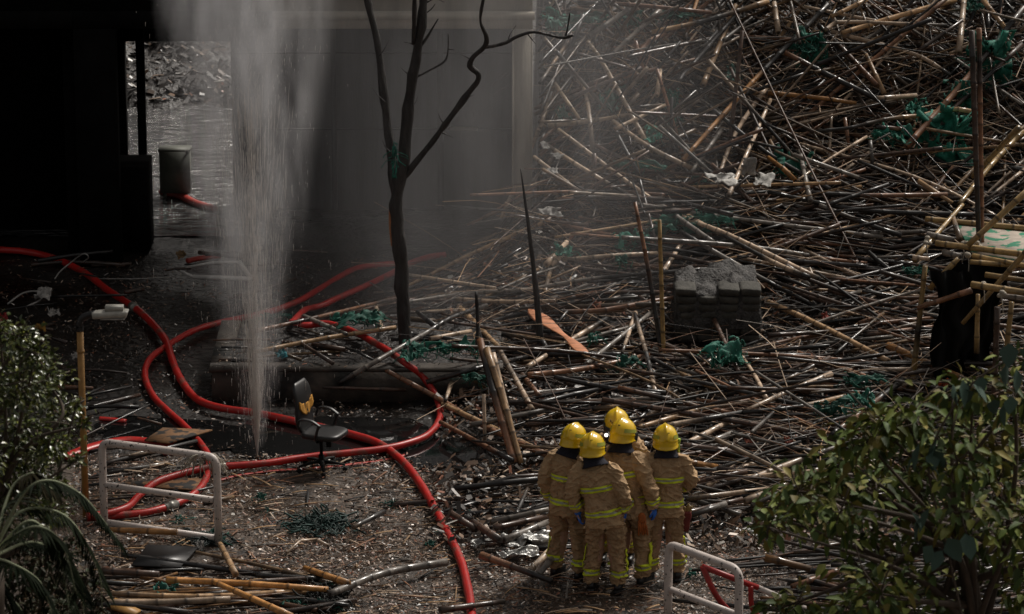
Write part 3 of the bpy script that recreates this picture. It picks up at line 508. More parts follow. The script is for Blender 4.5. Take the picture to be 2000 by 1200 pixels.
# ------------------------------------------------------------------ hoses
def trace(pts, r, fn, n=None, dz=0.0):
    P = np.array([on(x, y, r + dz, fn) for x, y in pts]); F = catmull(P, n or len(pts) * 9)
    k = 5; Z = np.pad(F[:, 2], k, mode='edge'); F[:, 2] = np.array([Z[i:i + 2 * k + 1].mean() for i in range(len(F))]); return F
def hose(name, pts, r, label, m='hose', flat=1.0, coup=(), n=None, dz=0.0, r2=None):
    F = trace(pts, r * flat, ground_h, n, dz); c = F.mean(0); mb = MB(); rr = r if r2 is None else np.linspace(r, r2, len(F))
    loft(mb, F - c, rr, rr * flat, 12, (1, 1, 1), True, ref=np.array((0, 0, 1.)), rad_noise=(.004, 6, 2)); o = mb.build(name, M[m], None, True, c); tag(o, label, 'fire hose')
    for (x, y) in coup:
        pt = on(x, y, r, ground_h); i = int(np.clip(np.argmin(((F[:, :2] - pt[:2]) ** 2).sum(1)), 1, len(F) - 2)); d = _nrm(F[i + 1] - F[i - 1]); p = F[i] - c
        mb = MB(); k = np.array([-.11, -.1, -.04, -.035, .035, .04, .1, .11]); loft(mb, p + k[:, None] * d, r * np.array([1.02, 1.16, 1.16, 1.35, 1.35, 1.16, 1.16, 1.02]), None, 12, (1, 1, 1), True); mb.build('coupling', M['coupling'], o)
    return o
hose('fire_hose', [(0,488),(50,492),(100,503),(160,530),(215,570),(265,603),(300,635),(325,668),(337,705),(355,745),(385,780),(430,797),(500,807),(560,820),(640,838),(690,850),(742,868),(790,905),(830,960),(868,1030),(898,1090),(914,1150),(921,1200),(926,1260)], .052,
     'longest red fire hose, from the dark upper left past the chair to bottom centre', coup=[(265, 603)], dz=.02)
hose('fire_hose', [(780,515),(735,518),(690,527),(640,555),(590,585),(540,605),(480,620),(420,633),(370,650),(320,680),(292,703),(283,735),(300,775),(330,805),(360,832),(388,862),(408,895),(404,930),(385,960),(345,984),(290,1000),(230,1007),(170,1012)], .046,
     'red fire hose looping down beneath the top rail of the left white barrier', coup=[(332, 987)])
hose('fire_hose', [(870,498),(840,502),(800,515),(760,537),(700,565),(640,591),(600,610),(572,622),(574,634),(600,636),(640,633),(690,648),(740,675),(790,705),(830,742),(855,785),(858,820),(835,850),(790,868),(740,878),(680,885),(600,893),(520,905),(440,911),(395,916),(340,930),(300,945),(270,970),(250,990),(215,1002),(170,1009)], .047,
     'kinked red fire hose from beside the burnt tree, leaking the water jet', coup=[(420, 912)], dz=.05)
hose('flat_hose', [(428,938),(470,928),(530,920),(600,916),(680,908),(760,897),(820,880),(860,874)], .03, 'thin flattened pinkish red hose lying just below the kinked hose', 'old_hose', .35)
hose('flat_hose', [(128,892),(160,880),(200,868),(250,860),(325,868),(330,885)], .085, 'wide slack red hose end behind the yellow post', 'hose', .5)
hose('flat_hose', [(195,818),(220,820),(245,823)], .045, 'short red hose stub left of the hose loop', 'hose', .6)
hose('flat_hose', [(316,374),(350,382),(385,398),(420,408)], .07, 'dark red hose length inside the dark passage', 'old_hose', .8)
hose('flat_hose', [(366,510),(390,505),(430,500)], .05, 'dim red hose end behind the spray at the passage mouth', 'old_hose', .8)

# ------------------------------------------------------------------ railings
def tube_part(name, pts, r, m, parent, n=24):
    mb = MB(); P = np.array(pts, float); loft(mb, P if n is None else catmull(P, n), r, None, 12, (1, 1, 1), True); return mb.build(name, M[m], parent)
def corner(a, b, c, rad, k=6):
    a, b, c = map(np.array, (a, b, c)); u = b + _nrm(a - b) * rad; w_ = b + _nrm(c - b) * rad; t = np.linspace(0, 1, k)[:, None]; return [u * (1 - x) ** 2 + b * 2 * x * (1 - x) + w_ * x * x for x in t.ravel()]
def barrier(bl, br, H, hs_, label, r=.048, m='white_tube', over=0):
    A = at_z(*bl, 0); C = at_z(*br, 0); o = empty('white_barrier', A); tag(o, label, 'barrier', 'white tubular barriers'); d = C - A; up = np.array((0, 0, H))
    z0 = np.zeros(3); pts = [z0, up * .5] + corner(z0, up, up + d, .12) + corner(up, up + d, d, .14) + [d + up * .5, d]
    pts = np.array(pts); mb = MB(); loft(mb, pts[:2 + 6], r, None, 12, ref=np.array((0, 1., 0))); 
    mb = MB(); F = pts; t, a, b = frames(F, np.array((0, 1., .001))); loft(mb, F, r, None, 12, ref=np.array((.05, 1., 0))); mb.build('frame', M[m], o)
    for h in hs_: tube_part('rail', [up * h + d * .03, up * h + d * .97], r * .85, m, o, 2)
    return o
barrier((204, 1030), (427, 1062), 1.1, (.50, .06), 'white tubular steel barrier with paint scars at left, hoses running beneath it')
barrier((1304, 1238), (1441, 1292), 1.08, (.50,), 'white tubular steel barrier at bottom right in front of the red one')
A = at_z(1375, 1240, 0); o = empty('red_barrier', A); tag(o, 'red tubular barrier fallen slanting behind the right white barrier', 'barrier')
q0, q1, q2 = at_y(1372, 1107, A[1]) - A, at_y(1480, 1148, A[1] + .2) - A, at_y(1610, 1205, A[1] + .4) - A; tube_part('rail', [q0, q1], .034, 'red_tube', o, 2); tube_part('rail', [q1, q2], .034, 'white_tube', o, 2)
tube_part('leg', [q0, at_y(1400, 1165, A[1]) - A, at_y(1440, 1212, A[1] + .1) - A], .034, 'red_tube', o); tube_part('leg', [at_y(1466, 1145, A[1] + .15) - A, at_y(1470, 1190, A[1] + .15) - A, at_y(1495, 1215, A[1] + .2) - A], .03, 'red_tube', o)

# ------------------------------------------------------------------ yellow post with lamp head
A = at_z(168, 1010, 0); o = empty('lamp_post', A); tag(o, 'slim yellow post with black elbow and pale grey lamp head above the left bush', 'lamp post')
top = (1010 - 650) / (FPX / math.hypot(A[1], CH)) / math.cos(R(19)); tube_part('pole', [(0, 0, 0), (0, 0, top)], .042, 'yellow_post', o, 3)
mb = MB(); loft(mb, [(0, 0, top * .88), (0, 0, top * .885 + .02)], .05, None, 12); mb.build('collar', M['yellow_post'], o)
tube_part('elbow', [(0, 0, top - .02), (0, 0, top + .07), (.04, 0, top + .15), (.12, -.01, top + .19), (.19, -.02, top + .2)], .046, 'black_rubber', o)
hd = empty('lamp_head', (.16, -.02, top + .21)); hd.parent = o
mb = MB(); loft(mb, catmull([(0, 0, -.02), (.1, 0, -.01), (.25, 0, 0), (.4, 0, .005), (.43, 0, .0)], 12), np.interp(np.linspace(0, 1, 12), [0, .2, .9, 1], [.06, .09, .09, .05]), .045, 12, power=.6); ob = mb.build('lamp_body', M['lamp_grey'], hd)
mb = MB(); box(mb, (.16, -.06, .045), (.38, .06, .10)); mb.build('driver_box', M['lamp_grey'], hd, False); mb = MB(); box(mb, (.1, -.07, -.065), (.4, .07, -.046)); mb.build('lens', M['metal_frame'], hd, False)

# ------------------------------------------------------------------ office chair
A = at_z(628, 918, 0); ch_ = empty('office_chair', A, R(-22)); tag(ch_, 'scorched black office chair with torn yellow foam backrest in the puddle', 'office chair')
mb = MB(); SY = .50
def slab(mb, cx, cy, cz, ax, ay, az, n=16, pw=.5, col=(1, 1, 1)):
    """rounded cushion: super-ellipsoid"""
    ph = np.linspace(-math.pi / 2, math.pi / 2, n); th = np.linspace(0, 2 * math.pi, 2 * n, endpoint=False); f = lambda x: np.sign(x) * np.abs(x) ** pw
    V = np.stack((ax * f(np.cos(ph))[:, None] * f(np.cos(th)), ay * f(np.cos(ph))[:, None] * f(np.sin(th)), az * f(np.sin(ph))[:, None] * np.ones(2 * n)), -1)
    i = np.arange(n - 1)[:, None] * 2 * n; j = np.arange(2 * n)[None]; j2 = (j + 1) % (2 * n)
    mb.add(V.reshape(-1, 3) + np.array((cx, cy, cz)), np.stack((i + j, i + j2, i + 2 * n + j2, i + 2 * n + j), -1).reshape(-1, 4), None, col)
slab(mb, .05, 0, SY, .27, .25, .05); mb.build('seat', M['black_rubber'], ch_)
mb = MB(); nB = 18; Pb = catmull([(-.2, 0, SY + .02), (-.235, 0, SY + .2), (-.25, 0, SY + .45), (-.30, 0, SY + .66)], nB); loft(mb, Pb, np.interp(np.linspace(0, 1, nB), [0, .1, .5, .85, 1], [.17, .22, .235, .215, .15]), np.interp(np.linspace(0, 1, nB), [0, .1, .9, 1], [.02, .04, .035, .015]), 24, power=.6, ref=np.array((1., 0, 0))); mb.build('backrest', M['black_rubber'], ch_)
mb = MB(); uu = np.linspace(-1, 1, 16); vv = np.linspace(0, 1, 9); V = []
for v_ in vv:
    for u_ in uu: V.append((-.20 - .02 * v_ + .006 * math.sin(9 * u_), u_ * .185, SY + .27 + .10 * u_ * u_ + (v_ - .3) * (.15 - .06 * u_ * u_) + .005 * math.sin(13 * u_)))
i = np.arange(8)[:, None] * 16 + np.arange(15)[None]; mb.add(V, np.stack((i, i + 1, i + 17, i + 16), -1).reshape(-1, 4)); fo = mb.build('foam', M['foam'], ch_); md = fo.modifiers.new('thick', 'SOLIDIFY'); md.thickness = .03; md.offset = 0
for s in (-1, 1):
    mb = MB(); P = catmull([(-.2, s * .27, SY + .13), (-.15, s * .29, SY + .235), (.0, s * .29, SY + .24), (.13, s * .28, SY + .17)], 16); loft(mb, P, .032, .016, 10); P = catmull([(.10, s * .285, SY + .18), (.06, s * .28, SY + .05), (.02, s * .22, SY - .04)], 10); loft(mb, P, .02, .02, 8); mb.build('armrest', M['black_rubber'], ch_)
mb = MB(); loft(mb, [(0, 0, .08), (0, 0, .2)], .038, None, 12); loft(mb, [(0, 0, .2), (0, 0, SY - .04)], .022, None, 12); mb.build('gas_column', M['black_matte'], ch_)
mb = MB(); box(mb, (-.1, -.09, SY - .085), (.14, .09, SY - .05)); box(mb, (.02, -.2, SY - .08), (.05, -.09, SY - .06)); box(mb, (.1, -.06, SY - .16), (.16, -.03, SY - .08)); mb.build('tilt_mechanism', M['black_matte'], ch_, False)
for k in range(5):
    a = R(72 * k + 12); d = np.array((math.cos(a), math.sin(a), 0)); mb = MB(); loft(mb, np.array([d * .02 + (0, 0, .12), d * .15 + (0, 0, .115), d * .31 + (0, 0, .085)]), [.035, .028, .02], [.025, .02, .015], 8); lg = mb.build('base_leg', M['black_matte'], ch_)
    mb = MB(); n_ = np.array((-d[1], d[0], 0)); loft(mb, np.array([d * .31 - n_ * .025 + (0, 0, .03), d * .31 + n_ * .025 + (0, 0, .03)]), .03, None, 12, ref=np.array((0, 0, 1.))); mb.build('caster', M['black_matte'], lg)

# ------------------------------------------------------------------ burnt tree
tb = on(790, 672, 0, ground_h); TY = tb[1]; tr = empty('burnt_tree', tb); tag(tr, 'bare scorched black tree rising from the stone planter beside the spray', 'tree')
def branch(name, pts, r0, r1, parent, m='bark', n=30, dys=0., sides=10):
    P = np.array([at_y(x, y, TY + dys * i / max(1, len(pts) - 1)) for i, (x, y) in enumerate(pts)]) - tb; mb = MB(); F = catmull(P, n); loft(mb, F, np.linspace(r0, r1, n), None, sides, ref=np.array((0, 1., 0)), rad_noise=(min(.024, r0 * .26), 6, pts[0][0] * .1)); return mb.build(name, M[m], parent)
trk = branch('trunk', [(792,684),(789,640),(785,560),(782,500),(775,440),(774,395),(782,345),(790,300),(797,220),(806,150),(815,90),(824,40),(828,-20)], .105, .065, tr, n=50, sides=14)
br = branch('branch', [(776,400),(768,340),(760,270),(750,190),(738,90),(722,20),(712,-30)], .066, .045, tr, dys=.5)
br = branch('branch', [(790,345),(812,318),(850,270),(890,215),(920,175),(932,160),(934,145),(918,130),(924,112),(946,92),(950,72),(939,45),(940,20),(948,-20)], .045, .024, tr, n=60, dys=-.6)
branch('twig', [(946,92),(965,90),(990,83),(1010,72),(1040,63),(1070,68),(1095,74),(1108,73),(1120,69)], .028, .014, br, dys=-.2); branch('twig', [(1104,74),(1108,58),(1113,26)], .018, .006, br, n=8); branch('twig', [(992,82),(996,68),(1008,50)], .008, .004, br, n=8)
branch('branch', [(808,85),(809,40),(810,-20)], .03, .03, tr, n=8, dys=-.2); tw = branch('branch', [(818,95),(835,72),(845,55),(856,37)], .022, .008, tr, n=12); branch('twig', [(812,90),(800,84),(790,83)], .012, .004, tw, n=6)
tw = branch('branch', [(815,150),(840,137),(868,120),(875,100),(876,66)], .016, .01, tr, n=16, dys=.2); branch('twig', [(876,96),(888,98)], .01, .005, tw, n=4); tw = branch('branch', [(832,6),(850,-2),(868,5)], .014, .004, tr, n=8)
branch('scar', [(764,400),(763,430),(765,455),(768,480)], .03, .028, tr, 'raw_wood', 10, -.02); branch('scar', [(797,640),(800,660)], .03, .02, tr, 'raw_wood', 6, -.0)

for k, (x, y, dx, dy) in enumerate([(752,200,-26,-30),(741,110,20,-34),(765,300,-18,-26),(905,195,22,-10),(860,258,26,12),(922,118,-24,-12),(1030,66,16,20),(798,215,18,-26),(805,150,-22,-18),(780,470,-20,-14),(826,30,24,-22),(870,245,-14,-24)]):
    branch('twig', [(x, y), (x + dx * .5 + random.uniform(-4, 4), y + dy * .5), (x + dx, y + dy)], .011, .003, tr, n=7, dys=.05)
# ------------------------------------------------------------------ scraps of cloth, netting and sheet
GREEN = (.012, .16, .11)
def scrap(name, px, py, w_, h_, label, cat, col=GREEN, m='cloth_tint', group=None, rz=None, dz=.05, crumple=.35, hang=False, n=14, tilt=0., Y=None):
    c = on(px, py, dz) if Y is None else at_y(px, py, Y); sc = FPX / math.hypot(c[1], CH - c[2]); W, H = w_ / sc, h_ / sc
    uu, vv = np.meshgrid(np.linspace(-.5, .5, n), np.linspace(-.5, .5, n)); s = random.uniform(0, 90)
    e = 1 - .55 * (noise3(np.stack((uu * 3.2 + s, vv * 3.2, uu * 0), -1)) > .25) * (np.maximum(abs(uu), abs(vv)) > .36)
    fx = noise3(np.stack((uu * 3 + s, vv * 3, uu * 0 + 1), -1)); fz = noise3(np.stack((uu * 4.5 + s, vv * 4.5, uu * 0 + 5), -1)) + .5 * noise3(np.stack((uu * 11 + s, vv * 11, uu * 0), -1))
    X = (uu + .12 * fx) * W * e; D_ = vv * H * e; k = crumple * min(W, H * 2 + .05)
    if hang: V = np.stack((X, .4 * k * fz, D_ * 1.04), -1)
    else: H2 = H / math.sin(R(20)) * .55; Z_ = k * .5 * (fz + .6); V = np.stack((X, vv * H2 * e, Z_ + vv * H * .6 + tilt * uu), -1)
    mb = MB(); i = np.arange(n - 1)[:, None] * n + np.arange(n - 1)[None]; F = np.stack((i, i + 1, i + n + 1, i + n), -1).reshape(-1, 4)
    if cat == 'netting':
        cu, cv = (uu[:-1, :-1] + .5 / n).ravel(), (vv[:-1, :-1] + .5 / n).ravel(); hol = noise3(np.stack((cu * 9 + s, cv * 7, cu * 0 + 2), -1)) + .6 * noise3(np.stack((cu * 23 + s, cv * 16, cu * 0 + 2), -1)); F = F[hol + 1.1 * np.maximum(abs(cu), abs(cv)) < .48]
        for q in range(int(6 + 26 * W)):
            a = np.array((random.uniform(-.5, .5) * W, random.uniform(-.1, .1), random.uniform(-.3, .3) * H)); e_ = a + np.array((random.gauss(0, .12), random.gauss(0, .05), -abs(random.gauss(0, .09)))); loft(mb, catmull([a, (a + e_) / 2 + rng.normal(0, .03, 3), e_], 7), .006, .002, 4, np.array(col) * random.uniform(.4, 1.3), False, ref=np.array((.1, 1, .3)))
    mb.add(V.reshape(-1, 3), F, None, np.array(col) * random.uniform(.8, 1.2) * (.75 + .35 * noise3(V * 9).reshape(-1, 1)))
    o = mb.build(name, M[m], None, crumple < .5, c); o.rotation_euler = (0, 0, random.uniform(-.3, .3) if rz is None else rz)
    md = o.modifiers.new('thick', 'SOLIDIFY'); md.thickness = .006; return tag(o, label, cat, group)
NETS = [(1232,42,26,16,'0','at the top beside the column'),(1090,50,36,30,'0','beside the tip of the burnt branch'),(1320,32,60,12,'0','in a thin band at the top centre of the mound'),(1150,38,50,10,'0','lying right of the burnt branch tip'),(1312,185,18,16,'1','knotted on a pole at the centre of the mound'),
 (1312,225,18,66,'1','hanging in a long strip at the centre of the mound'),(1195,200,30,34,'0','dim and half buried left of the hanging strip'),(1098,222,14,22,'0','on the pale poles beside the column'),(1430,145,14,20,'0','hooked on the long orange pole'),(1275,265,20,20,'0','below the hanging strip'),
 (1585,95,34,60,'1','hanging as a torn bundle right of the orange pole'),(1565,97,36,10,'0','spread left of the torn bundle'),(1900,10,24,20,'0','in the top right corner area'),(1935,125,60,90,'1','stretched in a big sheet along the long brown diagonal pole'),(1872,200,40,60,'1','sagging lower left of the big net sheet'),
 (1790,215,26,18,'0','dark, under the bent tan branch'),(1745,268,44,22,'0','heaped below the bent tan branch'),(1850,270,70,90,'1','hanging darkly left of the upright dark post'),(1545,328,46,26,'0','bunched bright right of the paper scraps'),(1365,355,16,8,'0','tiny, left of the paper scraps'),(1245,325,60,10,'0','strewn flat right of the column at mid height'),
 (1240,473,48,20,'0','folded over poles above the standing pole pair'),(1330,445,80,20,'0','spread thin left of the block stack top'),(1395,430,50,12,'0','above the block stack'),(1215,510,16,8,'0','tiny, left of the standing pole pair'),(1100,492,20,12,'0','near the foot of the column'),(700,628,60,20,'0','left of the burnt trunk'),(880,683,60,14,'0','bright, right of the burnt trunk foot'),
 (805,690,26,22,'0','beside the red hose on the planter'),(935,738,40,8,'0','in front of the planter end'),(1160,660,16,12,'0','beside the lower end of the orange plank'),(1420,700,50,24,'0','at the foot of the block stack'),(1225,710,24,12,'0','among poles left of the block stack'),(1625,800,40,14,'0','lower, right of the crossing pale poles'),(1680,788,40,18,'0','bright, left of the broad-leaved tree top'),
 (1690,745,50,14,'0','dark, above the broad-leaved tree'),(1790,530,34,8,'0','left of the scaffold legs'),(575,1160,0,0,'','')]
for x, y, w_, h_, hg, lb in NETS:
    if w_: scrap('netting_scrap', x, y, w_ * 1.7, h_ * 1.45, 'torn green netting ' + lb, 'netting', tuple(np.array(GREEN) * random.uniform(.8, 1.5)), group='scraps of green scaffold netting', hang=hg == '1', crumple=.42, dz=.3, n=34)
for x, y, w_, h_, lb in [(325,1160,46,20,'on the tan poles at bottom left'),(418,1042,30,8,'at the foot of the left barrier'),(430,1057,30,8,'just below the left barrier foot'),(760,985,20,8,'left of the long red hose'),(510,972,20,6,'on the open ground below the spray'),(575,1182,60,10,'at the bottom edge, centre left'),(640,1185,40,12,'at the bottom edge, right of the other strip'),(640,1148,30,8,'beside the grey pole near the bottom'),
    (865,1038,16,14,'touching the long red hose'),(890,1004,20,10,'right of the long red hose'),(840,1064,22,8,'left of the long red hose lower down'),(920,1005,14,10,'on charred poles right of the hose'),(522,995,8,5,'tiny, beside the burnt net heap'),(518,1110,10,6,'tiny, above the bottom poles'),(350,1015,14,10,'inside the left barrier'),(1352,1118,16,12,'right of the firefighters on the ground'),(690,624,10,6,'tiny, left of the burnt trunk top side'),(540,620,60,8,'thin strip behind the spray')]:
    scrap('netting_scrap', x, y, w_, h_, 'small green netting shred ' + lb, 'netting', (.01, .15, .11), group='shreds of green netting on the ground', crumple=.5, dz=.02, n=18)
scrap('netting_scrap', 771, 312, 14, 72, 'narrow green netting strip hanging in the fork of the burnt tree', 'netting', (.012, .22, .16), hang=True, rz=0, crumple=.5, n=22, Y=TY - .2)
def tangle(px, py, w_, h_, label, col, n=90):
    c = on(px, py, .01); sc = FPX / math.hypot(c[1], CH); W, H = w_ / sc, h_ / sc; mb = MB()
    for q in range(n):
        x, y = random.gauss(0, .24) * W, random.gauss(0, .3) * H * 2; P = [(x, y, .01)]
        for k in range(5): P.append((P[-1][0] + random.gauss(0, .07), P[-1][1] + random.gauss(0, .07), abs(random.gauss(0, H * .28)) * max(0, 1 - (2 * x / W) ** 2)))
        loft(mb, catmull(P, 14), random.uniform(.003, .007), random.choice([.003, .012]), 4, np.array(col) * random.uniform(.5, 1.6), False, ref=np.array((.1, .2, 1.)))
    return tag(mb.build('burnt_net', M['cloth_tint'], None, True, c), label, 'netting')
tangle(625, 1028, 110, 36, 'dark burnt net heap in the middle of the open ground', (.008, .035, .03), 190); tangle(630, 1172, 60, 44, 'black burnt net clump on the grey pole at the bottom', (.012, .013, .011), 130); tangle(400, 1056, 56, 16, 'blackish net clump below the left barrier', (.01, .022, .02), 70)
scrap('plastic_scrap', 549, 693, 20, 12, 'bright turquoise plastic scrap on the planter behind the spray', 'scrap', (.02, .35, .42), crumple=.5)
for x, y, w_, h_, lb, hg in [(1410,352,56,22,'flat white paper sheet lying on the mound',0),(1492,353,34,26,'crumpled white paper with black holes right of the flat sheet',0),(1462,326,28,34,'grey torn paper standing behind the flat white sheet',1),(1088,306,30,10,'white scrap beside the column',0),(1065,285,16,14,'small white rag touching the column',0),(1075,415,50,14,'grey paper near the foot of the column',0),(1075,335,30,12,'thin pale rag below the white scrap by the column',0)]:
    scrap('paper_sheet', x, y, w_, h_, lb, 'paper', (.62, .60, .56) if y > 340 and x > 1390 else (.5, .48, .45), group='paper scraps', hang=bool(hg), crumple=.22, dz=.5)
scrap('foil_sheet', 1030, 1062, 100, 26, 'crumpled silver foil sheet beside the leftmost firefighter', 'foil', (1, 1, 1), 'foil', crumple=.42, n=26, dz=.06); scrap('foil_sheet', 1010, 1083, 80, 14, 'smaller silver foil strip below the large crumpled one', 'foil', (1, 1, 1), 'foil', crumple=.4, n=20, dz=.05); scrap('foil_sheet', 940, 1062, 50, 10, 'thin silver foil tail left of the large crumpled one', 'foil', (1, 1, 1), 'foil', crumple=.4, n=14, dz=.03)
for x, y, w_, h_, lb in [(391,1068,16,12,'small white lump on the corner of the black board'),(150,700,22,10,'pale scrap above the left bush'),(85,580,30,16,'pale crumpled packet in the dark upper left'),(105,612,24,12,'whitish packet below the first one in the dark left'),(300,1010,0,0,'')]:
    if w_: scrap('litter_scrap', x, y, w_, h_, lb, 'litter', (.45, .43, .4), crumple=.6, dz=.03)
for x, y, c_, lb in [(80,643,(.5,.25,.02),'yellow orange ball-shaped scrap above the left bush'),(80,717,(.4,.14,.1),'pinkish scrap left of the yellow post'),(6,625,(.4,.02,.02),'red scrap at the left edge above the bush'),(1165,598,(.45,.16,.08),'orange wood shard right of the tall charred stake'),(1612,625,(.45,.06,.03),'red rag among the level dark poles'),(1461,862,(.5,.14,.08),'salmon rag in the heap right of the firefighters'),(1540,867,(.4,.07,.02),'red orange ball scrap in the heap beside the broad-leaved tree'),(1843,752,(.7,.12,.02),'bright orange rag under the scaffold'),(355,502,(.2,.12,.05),'small bronze nozzle-like scrap left of the spray')]:
    scrap('rag', x, y, 18, 14, lb, 'rag', c_, crumple=.7, dz=.08)
# orange plank
P = np.array([on(x, y, .22) for x, y in [(1034,604),(1070,632),(1110,662),(1150,698)]]); c = P.mean(0); mb = MB(); loft(mb, catmull(P - c, 14), [.03, .09, .12, .13, .12, .1, .08, .06, .05, .07, .09, .1, .07, .02], .012, 8, ref=np.array((0, 0, 1.)), rad_noise=(.014, 12, 1)); tag(mb.build('split_plank', M['orange_wood'], None, True, c), 'orange split wooden plank with bare grain beside the tall charred stake', 'plank')
# black board, scorched plywood, white window frame, bent wires
def quad_board(name, pxs, th, m, label, cat, dz=.06):
    V = np.array([at_z(x, y, dz) for x, y in pxs]); c = V.mean(0); V = V - c; mb = MB(); mb.add(np.vstack((V, V + (0, 0, th))), [(0, 1, 2, 3), (7, 6, 5, 4), (0, 4, 5, 1), (1, 5, 6, 2), (2, 6, 7, 3), (3, 7, 4, 0)]); return tag(mb.build(name, M[m], None, False, c), label, cat)
quad_board('black_board', [(256,1106), (352,1110), (387,1070), (288,1066)], .015, 'board', 'flat black board lying on the ground below the left barrier', 'board'); quad_board('scorched_board', [(282,862), (330,868), (415,842), (318,838)], .02, 'ply', 'scorched brown plywood sheet behind the left barrier', 'board', .1)
quad_board('scorched_board', [(215,948), (390,960), (400,938), (330,936)], .02, 'ply', 'dark plywood strip lying under the hoses inside the left barrier', 'board', .05); quad_board('wood_board', [(215,1190), (262,1205), (275,1196), (225,1172)], .03, 'yellow_post', 'ochre board piece at the bottom left beside the palm', 'board', .06)
fr = empty('window_frame', at_z(430, 545, .1)); tag(fr, 'bent pale metal window frame lying behind the spray', 'window frame'); F0 = [at_z(x, y, z) - np.array(fr.location) for x, y, z in [(345,541,.05), (378,556,.1), (491,560,.12), (468,527,.3), (418,528,.3)]]
for i in range(5): tube_part('frame_bar', [F0[i] + (0, 0, .12), F0[(i + 1) % 5] + (0, 0, .12)], .034 if i in (1, 2) else .02, 'pale_frame', fr, 2)
P = np.array([at_z(x, y, z) for x, y, z in [(107,545,.05), (118,530,.1), (140,512,.2), (163,496,.4), (173,503,.35), (162,513,.2)]]); c = P[0]; mb = MB(); loft(mb, catmull(P - c, 20), .011, None, 6); tag(mb.build('bent_wire', M['metal_frame'], None, True, c), 'thin bent pale wire hook standing over the hose in the dark left', 'wire')
P = np.array([at_z(x, y, z) for x, y, z in [(15,594,.05), (45,573,.15), (75,570,.2), (80,585,.1), (50,600,.05)]]); c = P[0]; mb = MB(); loft(mb, catmull(P - c, 20), .014, None, 6); tag(mb.build('bent_wire', M['metal_frame'], None, True, c), 'loop of pale bent strip at the left edge', 'wire')
P = np.array([at_z(x, y, .05) for x, y in [(190,545), (270,545), (345,541)]]); c = P[0]; mb = MB(); loft(mb, P - c, .008, None, 6); tag(mb.build('cable', M['metal_frame'], None, True, c), 'thin level cable running left from the window frame', 'cable')
# frayed rope on the barrier corner
c = at_z(402, 1058, 0) + np.array((0, 0, 1.07)); mb = MB()
for k in range(46):
    a = random.uniform(-.5, .5); P = catmull([c * 0 + (a * .1, 0, .03), (a * .35, random.uniform(-.08, .06), .05 - abs(a) * .06), (a * .6 + random.gauss(0, .04), random.uniform(-.1, .05), random.uniform(-.25, -.03))], 8); loft(mb, P, .005, None, 4)
tag(mb.build('frayed_rope', M['rope'], None, True, c), 'frayed pale straw rope tangled on the corner of the left barrier', 'rope')

# ------------------------------------------------------------------ stack of blocks
sb = on(1403, 712, 0, lambda X, Y: X * 0); SBY = sb[1]; courses = 7; ch_h = .112; W0 = 1.2
NUM = ['top', 'second', 'third', 'fourth', 'fifth', 'sixth', 'bottom']
for cI in range(courses):
    for kx, (side, fx) in enumerate([('left', 0), ('middle left', .25), ('middle right', .5), ('right', .75)]):
        mb = MB(); x0 = -W0 / 2 + fx * W0 + random.uniform(-.008, .008); z0 = (courses - 1 - cI) * ch_h + .29; w_ = W0 / 4 - .012; n = 8
        if cI == 0 and kx == 1: continue
        uu = np.linspace(0, 1, n); P = np.stack((x0 + uu * w_, uu * 0, z0 + ch_h / 2 + .006 * np.sin(uu * 5 + cI)), -1); rr = ch_h / 2 * np.array([.86, .97, 1, 1, 1, 1, .97, .86]); loft(mb, P, rr * 4.2, rr, 20, power=.3, ref=np.array((0, 0, 1.)), rad_noise=(.012, 7, cI * 3.1 + kx))
        c = np.array((sb[0] + .25 * 0, SBY + .3, 0)); o = mb.build('cement_block', M['block'], None, True, c); tag(o, f'sooty grey block, {side} one in the {NUM[cI]} course of the stack', 'block', 'blocks in the stack')
mb = MB(); n = 26; uu, vv = np.meshgrid(np.linspace(-.62, .62, n), np.linspace(.0, 1.3, n)); Z = 1.0 + .17 * np.exp(-((uu - .15) ** 2 / .12 + (vv - .95) ** 2 / .2)) + .09 * noise3(np.stack((uu * 5, vv * 5, uu * 0), -1)) + .05 * noise3(np.stack((uu * 13, vv * 13, uu * 0), -1)); i = np.arange(n - 1)[:, None] * n + np.arange(n - 1)[None]
edge = np.maximum(abs(uu) / .62, abs(vv - .65) / .65) > .98; Z = np.where(edge, .5, Z)
mb.add(np.stack((uu, vv, Z), -1).reshape(-1, 3), np.stack((i, i + 1, i + n + 1, i + n), -1).reshape(-1, 4), None); o = mb.build('rubble', patchy(mat('ash', (.035, .032, .03), .7, noise=(14, .2, 2.2), bump=(30, 1, .04)), 9, .52, (.015, .013, .012), .05), None, False, (sb[0], SBY + .05, 0)); tag(o, 'grey ash and broken mortar heaped over the block stack', 'rubble', kind='stuff')

# ------------------------------------------------------------------ bamboo scaffold, still lashed together
A = at_z(1850, 780, 0); sf = empty('bamboo_scaffold', A); tag(sf, 'yellowish bamboo scaffold platform still lashed together at the right edge', 'scaffold')
def lashed(name, p, q, r, ck='Y', char=.5, mid=None):
    p, q = np.array(p), np.array(q); mb = MB(); bamboo(mb, [p - A, q - A] if mid is None else [p - A, np.array(mid) - A, q - A], r, ck, 9, False, char); return mb.build(name, M['bamboo'], sf)
Zp = 2.0
for (a, za), (b, zb), r, ck in [(((1807,520),1.95),((1778,785),0),.042,'Y'),(((1852,560),1.6),((1833,800),0),.04,'Y'),(((1910,575),1.75),((1907,690),.9),.036,'Y'),(((1976,590),1.8),((1953,800),.0),.042,'Y'),(((1912,395),2.5),((1912,480),1.95),.042,'Y'),(((1948,600),1.8),((1940,810),0),.04,'D'),(((2040,600),1.8),((2030,810),0),.042,'Y')]:
    p = at_z(*a, za); q = at_y(b[0], b[1], p[1]); lashed('post', p, q, r, ck)
